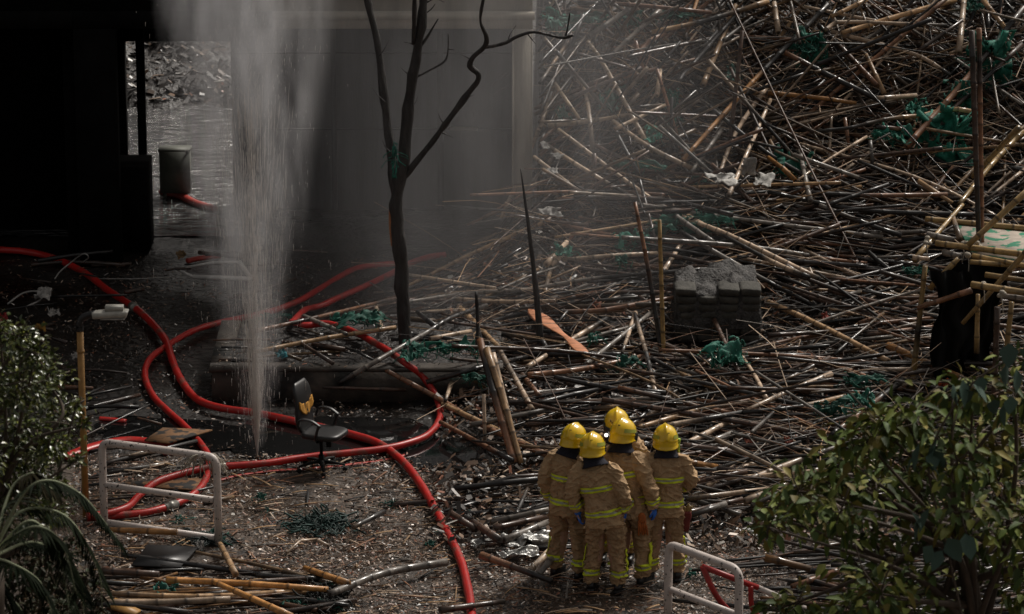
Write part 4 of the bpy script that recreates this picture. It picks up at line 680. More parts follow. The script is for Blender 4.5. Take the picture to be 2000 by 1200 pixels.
for a, b, z, r, ck in [((1808,428),(2060,452),2.05,.044,'Y'),((1812,458),(1862,468),2.0,.044,'G'),((1828,475),(2080,508),2.1,.046,'Y'),((1783,503),(1815,506),2.0,.036,'P'),((1843,493),(1876,501),2.0,.044,'G'),((1895,512),(2060,524),2.02,.04,'Y'),((1900,500),(2060,530),2.06,.036,'Y'),((1925,537),(2060,556),2.02,.038,'Y'),((1898,556),(2080,584),2.1,.046,'Y'),((1955,578),(2060,588),2.0,.044,'G'),((1985,582),(2060,592),1.96,.04,'G')]: lashed('rail', at_z(*a, z), at_z(*b, z), r, ck)
for a, za, b, zb, r, ck in [((1880,400),2.2,(1786,508),1.8,.04,'Y'),((2010,370),2.9,(1890,480),2.15,.044,'Y'),((1872,505),2.0,(1815,565),1.6,.04,'Y'),((2010,486),2.5,(1880,632),1.4,.042,'Y'),((1735,675),.55,(1880,738),.5,.05,'O'),((1792,602),1.4,(1898,567),1.7,.042,'B'),((1860,420),2.1,(1875,468),2.0,.04,'T'),((1990,250),3.6,(1900,345),2.6,.04,'Y')]: lashed('brace', at_z(*a, za), at_z(*b, zb), r, ck)
p = at_z(1912, 480, 2.); lashed('post', p, at_y(1898, 60, p[1] + .3), .04, 'D', .2); lashed('post', p + np.array((.06, .1, 0)), at_y(1912, 55, p[1] + .4), .036, 'B', .3)
bd = [at_z(x, y, 2.0) - A for x, y in [(1868,440), (1900,500), (2080,530), (2060,452)]]; V = np.array(bd); mb = MB(); mb.add(np.vstack((V, V + (0, 0, .02))), [(3, 2, 1, 0), (4, 5, 6, 7), (0, 1, 5, 4), (1, 2, 6, 5), (2, 3, 7, 6), (3, 0, 4, 7)]); mb.build('deck_board', patchy(mat('pale_board', (.42, .36, .3), .8, noise=(6, .6, 1.1)), 5, .53, (.01, .17, .09), .03), sf, False)
for x, y, z in [(1880,478,2.12), (1808,470,2.05), (1920,556,2.1), (1783,693,.7), (1955,575,2.1), (1890,497,2.1), (1912,480,2.1)]:
    mb = MB(); c = at_z(x, y, z) - A
    for k in range(4): ball(mb, c + rng.normal(0, .025, 3), (.04, .04, .03), 8, 5)
    loft(mb, catmull([c, c + (.02, 0, -.12), c + (random.uniform(-.05, .05), 0, -.25)], 8), .008, None, 5); mb.build('lashing', M['rope'], sf)
mb = MB(); nn = 14   # added black sheets standing in for the shade under the deck
for X0, X1, Yb in [(1815, 1905, 49.3), (1870, 1960, 49.7)]:
    uu, vv = np.meshgrid(np.linspace(0, 1, nn), np.linspace(0, 1, nn)); a = at_y(X0, 520, Yb); b = at_y(X1, 520, Yb); W = b[0] - a[0]
    X = a[0] + uu * W + .16 * noise3(np.stack((uu * 2, vv * 5, uu * 0 + X0), -1)) + (vv - .5) * .12 * (uu - .5) + .1 * np.sin(vv * 5 + 1) * (uu - .5); Y = Yb + .09 * np.sin(uu * 16) + .05 * noise3(np.stack((uu * 6, vv * 4, uu * 0), -1)); Z = 1.9 - vv * (1.6 + .5 * noise3(np.stack((uu * 7, uu * 0 + 3, uu * 0), -1)))
    i = np.arange(nn - 1)[:, None] * nn + np.arange(nn - 1)[None]; mb.add(np.stack((X, Y, Z), -1).reshape(-1, 3) - A, np.stack((i, i + 1, i + nn + 1, i + nn), -1).reshape(-1, 4))
mb.build('shade_sheet', M['black_matte'], sf)

# ------------------------------------------------------------------ firefighters
def remesh(mb, name, m, parent, vox, disp=None, smooth_it=2):
    me = mb.mesh(name); me.materials.append(m); o = bpy.data.objects.new(name, me); SC.collection.objects.link(o); md = o.modifiers.new('r', 'REMESH'); md.mode = 'VOXEL'; md.voxel_size = vox; md.use_smooth_shade = True
    if smooth_it: sm = o.modifiers.new('s', 'SMOOTH'); sm.iterations = smooth_it; sm.factor = .5
    dg = bpy.context.evaluated_depsgraph_get(); ne = bpy.data.meshes.new_from_object(o.evaluated_get(dg)); o.modifiers.clear(); o.data = ne; bpy.data.meshes.remove(me)
    if disp:
        k = len(ne.vertices); V = np.zeros(k * 3, np.float32); ne.vertices.foreach_get('co', V); V = V.reshape(-1, 3); N = np.zeros(k * 3, np.float32); ne.vertices.foreach_get('normal', N); N = N.reshape(-1, 3)
        ne.vertices.foreach_set('co', (V + N * disp(V)[:, None]).astype(np.float32).ravel())
    ne.polygons.foreach_set('use_smooth', np.ones(len(ne.polygons), bool)); o.parent = parent; return o
def wrinkle(seed, amp=.015):
    def f(V):
        a = noise3(V * np.array((9, 9, 22)) + seed); b = noise3(V * np.array((17, 17, 9)) + seed * 2); c = noise3(V * np.array((4, 4, 5)) + seed * 3)
        d_ = noise3(V * np.array((6, 6, 15)) + np.array((0, 0, 1.)) * V[:, :1] * 9 * np.sign(V[:, :1]) + seed * 5)
        return amp * (1.25 * np.clip(1 - np.abs(a) * 3.2, 0, 1) ** 1.5 + 1.3 * np.clip(1 - np.abs(d_) * 4, 0, 1) ** 1.5 - .75 + .25 * b + .55 * c)
    return f
def ring_band(P, rx, ry, t0, t1, off, sides, ref, wf, power=None):
    n = 7; F = catmull(P, 41); R1 = np.interp(np.linspace(0, 1, 41), np.linspace(0, 1, len(rx)), rx); R2 = np.interp(np.linspace(0, 1, 41), np.linspace(0, 1, len(ry)), ry)
    u = np.linspace(t0, t1, n) * 40; C = np.stack([np.interp(u, np.arange(41), F[:, a]) for a in range(3)], -1); r1 = np.interp(u, np.arange(41), R1) + off; r2 = np.interp(u, np.arange(41), R2) + off
    m_ = MB(); loft(m_, C, r1, r2, sides, cap=False, ref=ref, power=power); V = m_.v[0]; Cn = np.repeat(C, sides, 0); V = V + _nrm(V - Cn) * wf(V)[:, None]
    mi = np.repeat([0, 0, 1, 1, 0, 0], sides); out = MB(); out.add(V, m_.q[0], None, (1, 1, 1), 0); out.qm = [mi]; return out
def hand(mb, wrist, d, nrm, s=1., curl=.5, side=1):
    d = _nrm(np.array(d, float)); nrm = np.array(nrm, float); nrm = _nrm(nrm - d * nrm.dot(d)); x = np.cross(d, nrm) * side; W = np.array(wrist, float)
    P = np.array([W - d * .02, W + d * .02, W + d * .055, W + d * .095]); loft(mb, P, [.028, .036, .043, .04], [.022, .019, .018, .014], 12, ref=nrm)
    for k, (o_, L) in enumerate([(-.031, .068), (-.010, .078), (.011, .073), (.030, .058)]):
        b = W + d * .09 + x * o_; c_ = curl * (1 + .12 * k); p1 = b + (d * math.cos(c_ * .6) + nrm * math.sin(c_ * .6)) * L * .45; p2 = p1 + (d * math.cos(c_ * 1.5) + nrm * math.sin(c_ * 1.5)) * L * .33; p3 = p2 + (d * math.cos(c_ * 2.4) + nrm * math.sin(c_ * 2.4)) * L * .25
        loft(mb, catmull([b - d * .02, b, p1, p2, p3], 12), np.linspace(.0115, .0085, 12), None, 8, ref=x)
    t0 = W + d * .03 - x * .032; t1 = t0 - x * .026 + d * .03 + nrm * .012; t2 = t1 - x * .008 + d * .03 + nrm * .012; loft(mb, catmull([t0 + x * .015, t0, t1, t2], 10), np.linspace(.014, .0095, 10), None, 8, ref=nrm)
def firefighter(feet_px, heading, label, scale=1., lean=(0, 0), head_tilt=(0, 0, 0), armL=None, armR=None, seed=1., stance=.155, gloves=True, face_visor=False, extra=None, legsplit=(0, 0)):
    A = at_z(feet_px[0], feet_px[1], 0.02); o = empty('person', A, heading); scale *= 1.02; o.scale = (scale,) * 3; tag(o, label, 'firefighter', 'firefighters standing in a huddle'); wf = wrinkle(seed); ws = wrinkle(seed + 3, .009); lx, ly = lean
    hip = np.array((0, 0, .93)); nk = np.array((lx, ly, 1.50)); hd = nk + np.array((head_tilt[0], head_tilt[1], .17)); sh = lambda s: np.array((lx * .9 + s * .185, ly * .85, 1.425))
    armL = armL or ((-.29, -.03, 1.14), (-.285, .09, .90)); armR = armR or ((.29, -.03, 1.14), (.285, .09, .90))
    arms = {-1: [sh(-1), np.array(armL[0]), np.array(armL[1])], 1: [sh(1), np.array(armR[0]), np.array(armR[1])]}
    feet = {s: np.array((s * stance, s * legsplit[0], 0)) for s in (-1, 1)}; Y1 = np.array((0, 1., 0)); X1 = np.array((1., 0, 0))
    # continuous body
    mb = MB(); tz = np.array([hip - (0, 0, .08), hip, (lx * .4, ly * .4, 1.1), (lx * .8, ly * .8, 1.3), (lx, ly, 1.42), nk, hd - (0, 0, .06)]); loft(mb, catmull(tz, 24), np.interp(np.linspace(0, 1, 24), np.linspace(0, 1, 7), [.14, .165, .15, .175, .17, .065, .06]), np.interp(np.linspace(0, 1, 24), np.linspace(0, 1, 7), [.11, .12, .105, .115, .1, .06, .06]), 20, ref=Y1)
    ball(mb, hd + (0, .01, .0), (.076, .096, .115), 20, 14); loft(mb, [hd + (0, .09, .02), hd + (0, .118, -.022), hd + (0, .095, -.035)], [.008, .015, .009], None, 8, ref=X1); ball(mb, hd + (0, .07, -.08), (.035, .03, .028))
    for s in (-1, 1): ball(mb, hd + (s * .077, 0, -.005), (.012, .02, .032), 8, 6); ball(mb, hd + (s * .034, .088, -.06), (.02, .012, .008), 8, 6)
    for s in (-1, 1):
        a, b, c_ = arms[s]; loft(mb, catmull([a - (s * .03, 0, 0), a, b, c_], 20), np.linspace(.062, .032, 20), None, 12, ref=Y1); hand(mb, c_, c_ - b + Y1 * .02 - (0, 0, .04), -X1 * s, curl=.45, side=s)
        kn = (hip + feet[s]) / 2 + (s * .01, .03, .0); loft(mb, catmull([hip + (s * .09, 0, 0), kn, feet[s] + (0, 0, .08)], 20), np.linspace(.085, .045, 20), None, 14, ref=Y1); ball(mb, feet[s] + (0, .07, .045), (.045, .125, .04))
    remesh(mb, 'body', M['skin'], o, .0085, None, 1)
    # trousers
    mb = MB(); loft(mb, [(lx * .2, ly * .2, 1.05), (0, 0, .93), (0, 0, .80)], [.18, .185, .15], [.145, .15, .12], 26, ref=Y1)
    LP = {}
    for s in (-1, 1):
        P = np.array([(s * .09, 0, .92), (s * .105, .0, .75), (s * (.11 + (stance - .1) * .4), .03 + feet[s][1] * .4, .5), (feet[s][0], feet[s][1] * .9, .25), (feet[s][0], feet[s][1], .10)]); rx = [.104, .104, .09, .084, .084]; ry = [.115, .115, .1, .093, .092]; LP[s] = (P, rx, ry); F = catmull(P, 26); loft(mb, F, np.interp(np.linspace(0, 4, 26), range(5), rx), np.interp(np.linspace(0, 4, 26), range(5), ry), 22, ref=Y1)
        box(mb, (s * .2 - .03, -.07, .60), (s * .2 + .03, .09, .78))   # cargo pocket bulk
    tz_ = remesh(mb, 'trousers', M['tan_trouser'], o, .0105, wrinkle(seed + 5, .02), 5)
    for s in (-1, 1):
        P, rx, ry = LP[s]; ring_band(P, rx, ry, .74, .845, .006, 24, Y1, wrinkle(seed + 5, .02)).build('reflective_band', [M['hi_vis'], M['silver_tape']], tz_)
        F = catmull(P, 41)[20:31]; V = []; k0 = len(F)
        for i, p in enumerate(F):
            for yy in (-.028, .028): V.append(p + (s * (.108 - .0006 * i), yy, 0))
        mb = MB(); V = np.array(V); V[:, 0] += s * wrinkle(seed + 5, .013)(V); i = np.arange(k0 - 1) * 2; mb.add(V, np.stack((i, i + 1, i + 3, i + 2), -1)); st = mb.build('side_stripe', M['hi_vis'], tz_); md = st.modifiers.new('t', 'SOLIDIFY'); md.thickness = .01; md.offset = 0
    # jacket
    TP = np.array([(lx * .1, ly * .1, .78), (lx * .2, ly * .2, .92), (lx * .5, ly * .5, 1.1), (lx * .8, ly * .8, 1.28), (lx, ly, 1.41), (lx, ly, 1.475), (lx + head_tilt[0] * .3, ly + head_tilt[1] * .3, 1.52)]); TX = [.228, .215, .198, .212, .205, .125, .085]; TYr = [.18, .17, .158, .158, .135, .1, .085]
    mb = MB(); loft(mb, catmull(TP, 40), np.interp(np.linspace(0, 6, 40), range(7), TX), np.interp(np.linspace(0, 6, 40), range(7), TYr), 34, ref=Y1, power=.88)
    AP = {}
    for s in (-1, 1):
        a, b, c_ = arms[s]; P = np.array([a - (s * .06, 0, .01), a + (s * .012, 0, -.01), (a + b) / 2 + (s * .012, -.01, 0), b, (b + c_) / 2, c_ + (c_ - b) * .04]); rx = [.08, .1, .09, .082, .074, .066]; AP[s] = (P, rx); loft(mb, catmull(P, 34), np.interp(np.linspace(0, 5, 34), range(6), rx), None, 22, ref=Y1)
    jk = remesh(mb, 'jacket', M['tan_cloth'], o, .0105, wf, 6)
    ring_band(TP, TX, TYr, .158, .225, .009, 44, Y1, wf, .88).build('reflective_band', [M['hi_vis'], M['silver_tape']], jk); ring_band(TP, TX, TYr, .415, .475, .009, 44, Y1, wf, .88).build('reflective_band', [M['hi_vis'], M['silver_tape']], jk)
    for s in (-1, 1): ring_band(AP[s][0], AP[s][1], AP[s][1], .80, .90, .009, 24, Y1, wf).build('sleeve_band', [M['hi_vis'], M['silver_tape']], jk)
    # gloves
    for s in (-1, 1):
        b, c_ = arms[s][1], arms[s][2]; mb = MB(); gd = _nrm(c_ - b + Y1 * .02 - (0, 0, .04)); loft(mb, [c_ - gd * .03, c_ + gd * .03], [.036, .04], None, 12, ref=Y1); hand(mb, c_ + gd * .012, gd, -X1 * s, 1.0, .45, s)
        V = mb.v; remesh(mb, 'glove', M['blue_glove'], o, .0055, lambda V: np.full(len(V), .004), 1)
    # boots
    for s in (-1, 1):
        f = feet[s]; mb = MB(); loft(mb, catmull([f + (0, -.01, .28), f + (0, -.01, .15), f + (0, 0, .07)], 8), [.062, .062, .06, .06, .058, .058, .056, .055], [.07, .07, .068, .068, .07, .075, .08, .08], 16, ref=Y1); slab(mb, f[0], f[1] + .055, .055, .055, .155, .05, 12, .7); slab(mb, f[0], f[1] + .055, .0, .057, .158, .022, 12, .5); remesh(mb, 'boot', M['boot'], o, .011, None, 2)
    # neck cloth
    mb = MB(); hb = hd + (0, -.005, 0); P = catmull([hb + (0, -.0, -.0), hb + (0, -.015, -.07), nk + (head_tilt[0] * .4, head_tilt[1] * .3 - .012, .03), nk + (0, -.015, -.035)], 14); loft(mb, P, np.interp(np.linspace(0, 3, 14), range(4), [.108, .108, .118, .16]), np.interp(np.linspace(0, 3, 14), range(4), [.12, .115, .118, .135]), 30, ref=Y1, rad_noise=(.012, 14, seed)); mb.build('neck_cloth', M['navy'], o)
    # helmet
    hm = empty('helmet', hd + (0, 0, .012)); hm.scale = (1.07, 1.05, 1.06); hm.parent = o; hm.rotation_euler = (head_tilt[2], head_tilt[0] * .9, 0)
    nu, nv = 72, 30; th = np.linspace(0, 2 * math.pi, nu, endpoint=False); V = []
    dr = .055 + .055 * np.clip(-np.sin(th), 0, 1) ** 1.2 + .03 * np.clip(np.abs(np.cos(th)) - .3, 0, 1)       # shell reaches lower at nape and ears (+y is the front)
    for j in range(nv):
        t = j / (nv - 1)
        if t < .62: ph = t / .62 * math.pi / 2; rr = math.sin(ph) * np.ones(nu); zz = math.cos(ph) * .152 * np.ones(nu)
        else: u = (t - .62) / .38; rr = np.ones(nu) * (1 + .03 * u + (.05 * max(0, u - .7) / .3)); zz = -dr * u
        x = .132 * rr * np.cos(th); y = .163 * rr * np.sin(th) * 1.0; crest = .016 * np.exp(-(x / .020) ** 2) * (zz > -.01) * min(1, t * 4 + .55); rb = .005 * (np.exp(-((zz + .012) / .01) ** 2)); L = np.sqrt(x * x + y * y + zz * zz) + 1e-6
        x2 = x * (1 + rb / .13); y2 = y * (1 + rb / .16) + crest * y / L; z2 = zz + crest * np.maximum(zz, 0) / L; V.append(np.stack((x2, y2, z2), -1))
    V = np.array(V).reshape(-1, 3); i = np.arange(nv - 1)[:, None] * nu; j = np.arange(nu)[None]; j2 = (j + 1) % nu; mb = MB(); mb.add(V, np.stack((i + j, i + nu + j, i + nu + j2, i + j2), -1).reshape(-1, 4)); she = mb.build('shell', M['helmet'], hm); md = she.modifiers.new('t', 'SOLIDIFY'); md.thickness = .006
    for s in (-1, 1):   # side strips, ear guards and visor pivots
        mb = MB(); a0 = np.linspace(-.95, .25, 12); V = []
        for a in a0:
            for zz in (.012, .05):
                k = math.sqrt(max(0, 1 - (zz / .152) ** 2)); V.append((s * (.1375 * math.cos(a)) * k, .169 * math.sin(a) * k, zz))
        i = np.arange(11) * 2; mb.add(V, np.stack((i, i + 1, i + 3, i + 2), -1)); mb.build('reflective_strip', M['helmet_strip'], hm)
        mb = MB(); slab(mb, s * .124, .045, -.03, .016, .045, .055, 10, .7); mb.build('ear_guard', M['black_rubber'], hm)
    mb = MB(); a0 = np.linspace(.35, math.pi - .35, 20); V = []
    for zz, k in ((.0, 1.045), (-.035, 1.06), (-.09, 1.03)):
        for a in a0: V.append((.132 * math.cos(a) * k, .163 * math.sin(a) * k, zz))
    i = np.arange(2)[:, None] * 20 + np.arange(19)[None]; mb.add(V, np.stack((i, i + 1, i + 21, i + 20), -1).reshape(-1, 4)); vz = mb.build('visor', M['black_rubber'], hm); md = vz.modifiers.new('t', 'SOLIDIFY'); md.thickness = .006
    mb = MB()
    if face_visor: box(mb, (-.018, .166, .03), (.018, .178, .075)); [box(mb, (s * .05 - .012 + .014 * q, .158 - abs(q) * .004, .06 + .02 * q * s), (s * .05 - .002 + .014 * q, .166, .085 + .02 * q * s)) for s in (-1, 1) for q in (0, 1)]
    else: box(mb, (.012, -.158, .075), (.018, -.15, .09)); box(mb, (.024, -.156, .075), (.030, -.148, .09)); box(mb, (-.014, -.165, .03), (.014, -.158, .034)); box(mb, (-.014, -.166, .02), (.014, -.159, .024))
    mb.build('helmet_mark', M['mark_dark'], hm, False)
    return o, arms, A
def to_world(o, p): return np.array(o.matrix_basis @ Vector(tuple(p)))
p1, a1, _ = firefighter((1109, 1127), R(-28), 'leftmost firefighter in tan suit seen from behind, head bowed toward the right', 1.0, (.0, .03), (.03, .05, -.25), seed=1.3, armR=((.29, .05, 1.15), (.2, .2, .98)))
p2, a2, _ = firefighter((1182, 1152), R(-12), 'nearest firefighter seen from behind, standing in front of the others, helmet turned right', 1.0, (-.13, .05), (-.05, .06, -.2), seed=2.1, armL=((-.39, -.02, 1.15), (-.33, .02, .92)), armR=((.22, -.03, 1.15), (.21, .05, .96)))
p3, a3, _ = firefighter((1203, 1094), R(176), 'rear firefighter facing the camera half hidden behind the others, torches on the chest', 1.02, (0, .02), (0, .05, -.15), seed=3.7, face_visor=True, armL=((-.33, .02, 1.17), (-.22, .2, 1.05)))
p4, a4, _ = firefighter((1231, 1137), R(-30), 'firefighter third from left seen from behind with orange gloves hanging at the hip', 1.03, (-.17, .1), (-.02, .06, -.25), seed=4.4, armR=((.26, -.03, 1.15), (.27, .02, .93)))
p5, a5, _ = firefighter((1296, 1130), R(3), 'rightmost firefighter seen from behind with a dark red pouch at the hip', 1.0, (.01, .03), (.0, .04, -.12), seed=5.9, armL=((-.26, .08, 1.17), (-.18, .24, 1.02)), armR=((.31, .02, 1.17), (.22, .2, 1.03)), stance=.155)
def worn(name, ml, parts, wpos, label, cat):
    o = empty(name, wpos); tag(o, label, cat)
    for nm, fn, m in parts: mb = MB(); fn(mb); mb.build(nm, M[m], o)
def gl_pair(n=5, L=.2, sp_=.03):
    def f(mb):
        loft(mb, catmull([(0, 0, 0), (0, 0, -.05), (.01, 0, -.12)], 8), [.02, .03, .04, .045, .045, .045, .042, .04], [.015, .018, .02, .02, .02, .02, .02, .018], 10, ref=np.array((0, 1., 0)))
        for k in range(n): x = (k - (n - 1) / 2) * .02; loft(mb, catmull([(x * .9, 0, -.1), (x * 1.2 + .01, -.01, -.1 - L * .5), (x * 1.3 + .015, .0, -.1 - L * random.uniform(.75, 1))], 8), np.linspace(.013, .009, 8), None, 8, ref=np.array((0, 1., 0)))
    return f
worn('work_gloves', None, [('glove', gl_pair(), 'orange_glove')], at_y(1254, 1002, p4.location[1] - .2), 'pair of orange gloves hanging at the hip of the third firefighter', 'gloves')
worn('work_gloves', None, [('glove', gl_pair(4, .16), 'hide_glove')], at_y(1207, 1006, p2.location[1] - .08), 'tan hide gloves hanging at the hip of the nearest firefighter', 'gloves')
def pouch(mb): loft(mb, catmull([(0, 0, 0), (.0, 0, -.1), (-.01, 0, -.2), (-.02, 0, -.24)], 12), np.linspace(.07, .05, 12), np.linspace(.05, .035, 12), 16, ref=np.array((0, 1., 0)), power=.8, rad_noise=(.01, 15, 2))
def tuft(mb): [loft(mb, catmull([(x, 0, -.02), (x * 1.3, -.01, .04), (x * 1.8, 0, .07 + .02 * math.sin(x * 90))], 8), np.linspace(.024, .012, 8), None, 8, ref=np.array((0, 1., 0))) for x in (-.035, -.01, .02, .045)]
worn('red_pouch', None, [('bag', pouch, 'red_bag'), ('stuffing', tuft, 'hide_glove')], at_y(1339, 998, p5.location[1] + .02), 'dark red pouch stuffed with tan gloves at the hip of the rightmost firefighter', 'pouch')
def tcase(mb): loft(mb, [(0, 0, 0), (0, 0, .16)], .018, None, 10); loft(mb, [(0, 0, .12), (0, 0, .17)], .024, None, 10)
worn('shoulder_torch', None, [('case', tcase, 'green_torch')], at_y(1325, 884, p5.location[1] + .1), 'lime green torch clipped to the shoulder of the rightmost firefighter', 'torch')
for (x, y), lb in [((1184, 850), 'upper lit white torch beside the neck of the rear firefighter'), ((1187, 876), 'lower lit white torch on the chest of the rear firefighter')]:
    def tb_(mb): loft(mb, [(0, .1, 0), (0, .0, 0)], [.018, .024], None, 14, ref=np.array((0, 0, 1.)))
    def tl_(mb): ball(mb, (0, -.004, 0), (.022, .01, .022))
    worn('chest_torch', None, [('case', tb_, 'black_rubber'), ('lens', tl_, 'torch')], at_y(x, y, p3.location[1] - .2), lb, 'torch')

# ------------------------------------------------------------------ foliage
def leaf_cloud(mb, C, n_dir, L, Wd, pal, droop=.5, fold=.25):
    n = len(C); d = _nrm(n_dir + rng.normal(0, .55, (n, 3)) - np.array((0, 0, droop))); up = _nrm(np.cross(np.cross(d, (0, 0, 1.)), d) + rng.normal(0, .45, (n, 3))); s = _nrm(np.cross(d, up)); u = np.cross(s, d)
    l = (L * rng.uniform(.6, 1.25, n))[:, None]; w_ = (Wd * rng.uniform(.7, 1.2, n))[:, None]
    a = C; b1 = C + d * l * .35 + s * w_ / 2 + u * w_ * fold; b2 = C + d * l * .35 - s * w_ / 2 + u * w_ * fold; m1 = C + d * l * .4; c1 = C + d * l * .75 + s * w_ * .32 + u * w_ * (fold * .4) - np.array((0, 0, 1)) * l * .05; c2 = C + d * l * .75 - s * w_ * .32 + u * w_ * (fold * .4) - np.array((0, 0, 1)) * l * .05; m2 = C + d * l * .75 - np.array((0, 0, 1)) * l * .07; e = C + d * l - np.array((0, 0, 1)) * l * .14
    V = np.stack((a, b1, b2, m1, c1, c2, m2, e), 1).reshape(-1, 3); o = np.arange(n)[:, None] * 8
    q = np.vstack((o + [3, 1, 4, 6], o + [3, 6, 5, 2])); t = np.vstack((o + [0, 1, 3], o + [0, 3, 2], o + [6, 4, 7], o + [6, 7, 5]))
    pal = np.array(pal); col = pal[rng.integers(0, len(pal), n)] * rng.uniform(.6, 1.4, (n, 1)); mb.add(V, q, t, np.repeat(col, 8, 0))
def leafy_tree(name, label, base, anchors, clumps, L, Wd, pal, m, per, spread, trunk_r, droop=.5, cat='tree'):
    """anchors: branch skeleton points; clumps: world centres of leaf clumps"""
    o = empty(name, base); tag(o, label, cat); base = np.array(base); mb = MB(); P = catmull([(0, 0, 0)] + [np.array(a) - base for a in anchors], 20); loft(mb, P, np.linspace(trunk_r, trunk_r * .45, 20), None, 10, ref=np.array((0, 1., 0))); mb.build('trunk', M['bark2'], o)
    lf = MB(); bm_ = MB(); top = P[-6:]
    for (c, r, k) in clumps:
        c = np.array(c) - base; s = top[random.randrange(len(top))]; mid = (s + c) / 2 + rng.normal(0, .12, 3); B_ = catmull([s, mid, c], 12); loft(bm_, B_, np.linspace(trunk_r * .25, .008, 12), None, 6)
        n = int(per * k); cc = c + rng.normal(0, 1, (n, 3)) * np.array((r, r, r * .75)) * spread
        for q in range(int(4 + k * 4)): e = c + rng.normal(0, 1, 3) * r * .8; loft(bm_, catmull([c, (c + e) / 2 + rng.normal(0, .03, 3), e], 6), .006, None, 4)
        leaf_cloud(lf, cc, _nrm(cc - c), L, Wd, pal, droop)
    bm_.build('branch', M['bark2'], o); lf.build('crown', M[m], o, False); return o
def clump(px, py, Y, r, k=1.): return (at_y(px, py, Y), r, k)
cl = []
for x, y, r, k in [(1560,960,.12,.9),(1520,1010,.10,.6),(1500,1030,.08,.4),(1600,940,.15,1.2),(1640,1000,.18,1.2),(1650,900,.14,.9),(1690,860,.14,1),(1720,830,.14,1.1),(1770,820,.16,1.2),(1760,900,.2,1.5),(1830,850,.18,1.4),(1700,960,.2,1.4),(1800,960,.2,1.6),(1870,900,.2,1.4),(1880,1000,.2,1.3),(1950,940,.2,1.4),(1940,850,.18,1.2),(1985,780,.14,1.),(1900,760,.13,.9),(1860,775,.1,.6),(1990,1020,.2,1.3),(1930,1050,.16,.8),(1700,1040,.15,.7),(1800,1040,.14,.7),
    (1590,1000,.13,.8),(1560,1180,.12,.7),(1520,1190,.08,.4),(1680,1110,.13,.8),(1720,1160,.17,1.2),(1780,1130,.16,1.2),(1840,1170,.17,1.2),(1700,1200,.17,1.2),(1900,1190,.15,.7),(1650,1180,.1,.5),(1960,1130,.15,.6),(2080,900,.3,2.5),(2100,1050,.3,2.5),(2050,1150,.25,2),(1980,700,.08,.3)]: cl.append(clump(x, y, 27 + random.uniform(-.7, .9), r, k))
GR = [(.08, .115, .022), (.13, .16, .03), (.055, .085, .024), (.17, .18, .04), (.065, .10, .03), (.17, .14, .035)]
leafy_tree('broadleaf_tree', 'broad-leaved green tree with drooping leaves in the bottom right foreground', (3.95, 27.3, 0), [(3.9, 27.3, 2.5), (3.6, 27.3, 4.6), (3.4, 27.2, 6.0)], cl, .125, .06, GR, 'leaf_r', 78, .72, .13, .55)
lf = MB(); cs = [(1805,900,1),(1815,875,.9),(1880,760,.9),(1900,750,.8),(1990,680,.8),(1985,720,.8),(1840,1075,.9),(1870,1060,.9),(1800,1010,.8),(1960,790,.7)]; tx = empty('vine', at_y(1900, 1300, 26.2)); tag(tx, 'climbing vine with large heart-shaped blue green leaves in front of the broad-leaved tree', 'vine'); b0 = np.array(tx.location)
for x, y, s in cs:
    c = at_y(x, y, 26.2) - b0; leaf_cloud(lf, np.array([c, c + (.06, .05, .05), c + (-.07, .02, .03)]), np.array([(.1, -.3, -.6)] * 3), .19 * s, .15 * s, [(.065, .11, .085)], .6, .12)
lf.build('leaves', M['leaf_r'], tx, False); mb = MB(); loft(mb, catmull([at_y(x, y, 26.25) - b0 for x, y in [(1900, 1300), (1850, 1070), (1815, 900), (1890, 760), (1990, 690), (2060, 640)]], 30), .008, None, 6); mb.build('stem', M['bark2'], tx)
cl = []
for x, y, r, k in [(40,660,.1,.8),(70,690,.1,.8),(20,700,.12,1),(90,740,.13,1.2),(40,760,.15,1.4),(110,810,.15,1.3),(40,840,.17,1.6),(105,870,.11,1.),(70,910,.15,1.3),(20,900,.15,1.3),(95,950,.1,.8),(-60,760,.25,2.2),(-70,900,.3,2.5),(0,640,.08,.5),(60,980,.12,.8),(0,1000,.16,1),(100,1000,.1,.7),(150,790,.04,.15),(165,830,.03,.1),(150,900,.04,.15)]: cl.append(clump(x, y, 28 + random.uniform(-.5, .7), r, k))
GL = [(.05, .07, .012), (.08, .10, .018), (.12, .13, .022), (.03, .045, .012)]
leafy_tree('small_leaf_tree', 'bushy tree with small glossy leaves at the left edge in front of the post', (-4.4, 28.2, 0), [(-4.3, 28.2, 2.5), (-4.1, 28.2, 4.8), (-3.95, 28.1, 6.2)], cl, .055, .03, GL, 'leaf_l', 260, .62, .1, .2)
cl = [clump(x, y, 28.6 + random.uniform(-.3, .5), r, k) for x, y, r, k in [(30,1050,.14,1),(90,1090,.12,1),(50,1130,.15,1.2),(125,1150,.12,.9),(20,1190,.16,1.2),(150,1190,.12,.8),(90,1210,.15,1),(140,1080,.07,.4),(-60,1100,.25,2),(170,1130,.05,.2)]]
leafy_tree('dark_shrub', 'dark small-leaved shrub filling the bottom left corner behind the palm', (-4.0, 28.6, 0), [(-4.0, 28.6, 1.5), (-3.95, 28.6, 3.2), (-3.95, 28.6, 4.6)], cl, .07, .03, [(.012, .02, .006), (.02, .028, .008), (.03, .028, .01), (.045, .03, .012)], 'leaf_r', 260, .75, .06, .3, 'shrub')
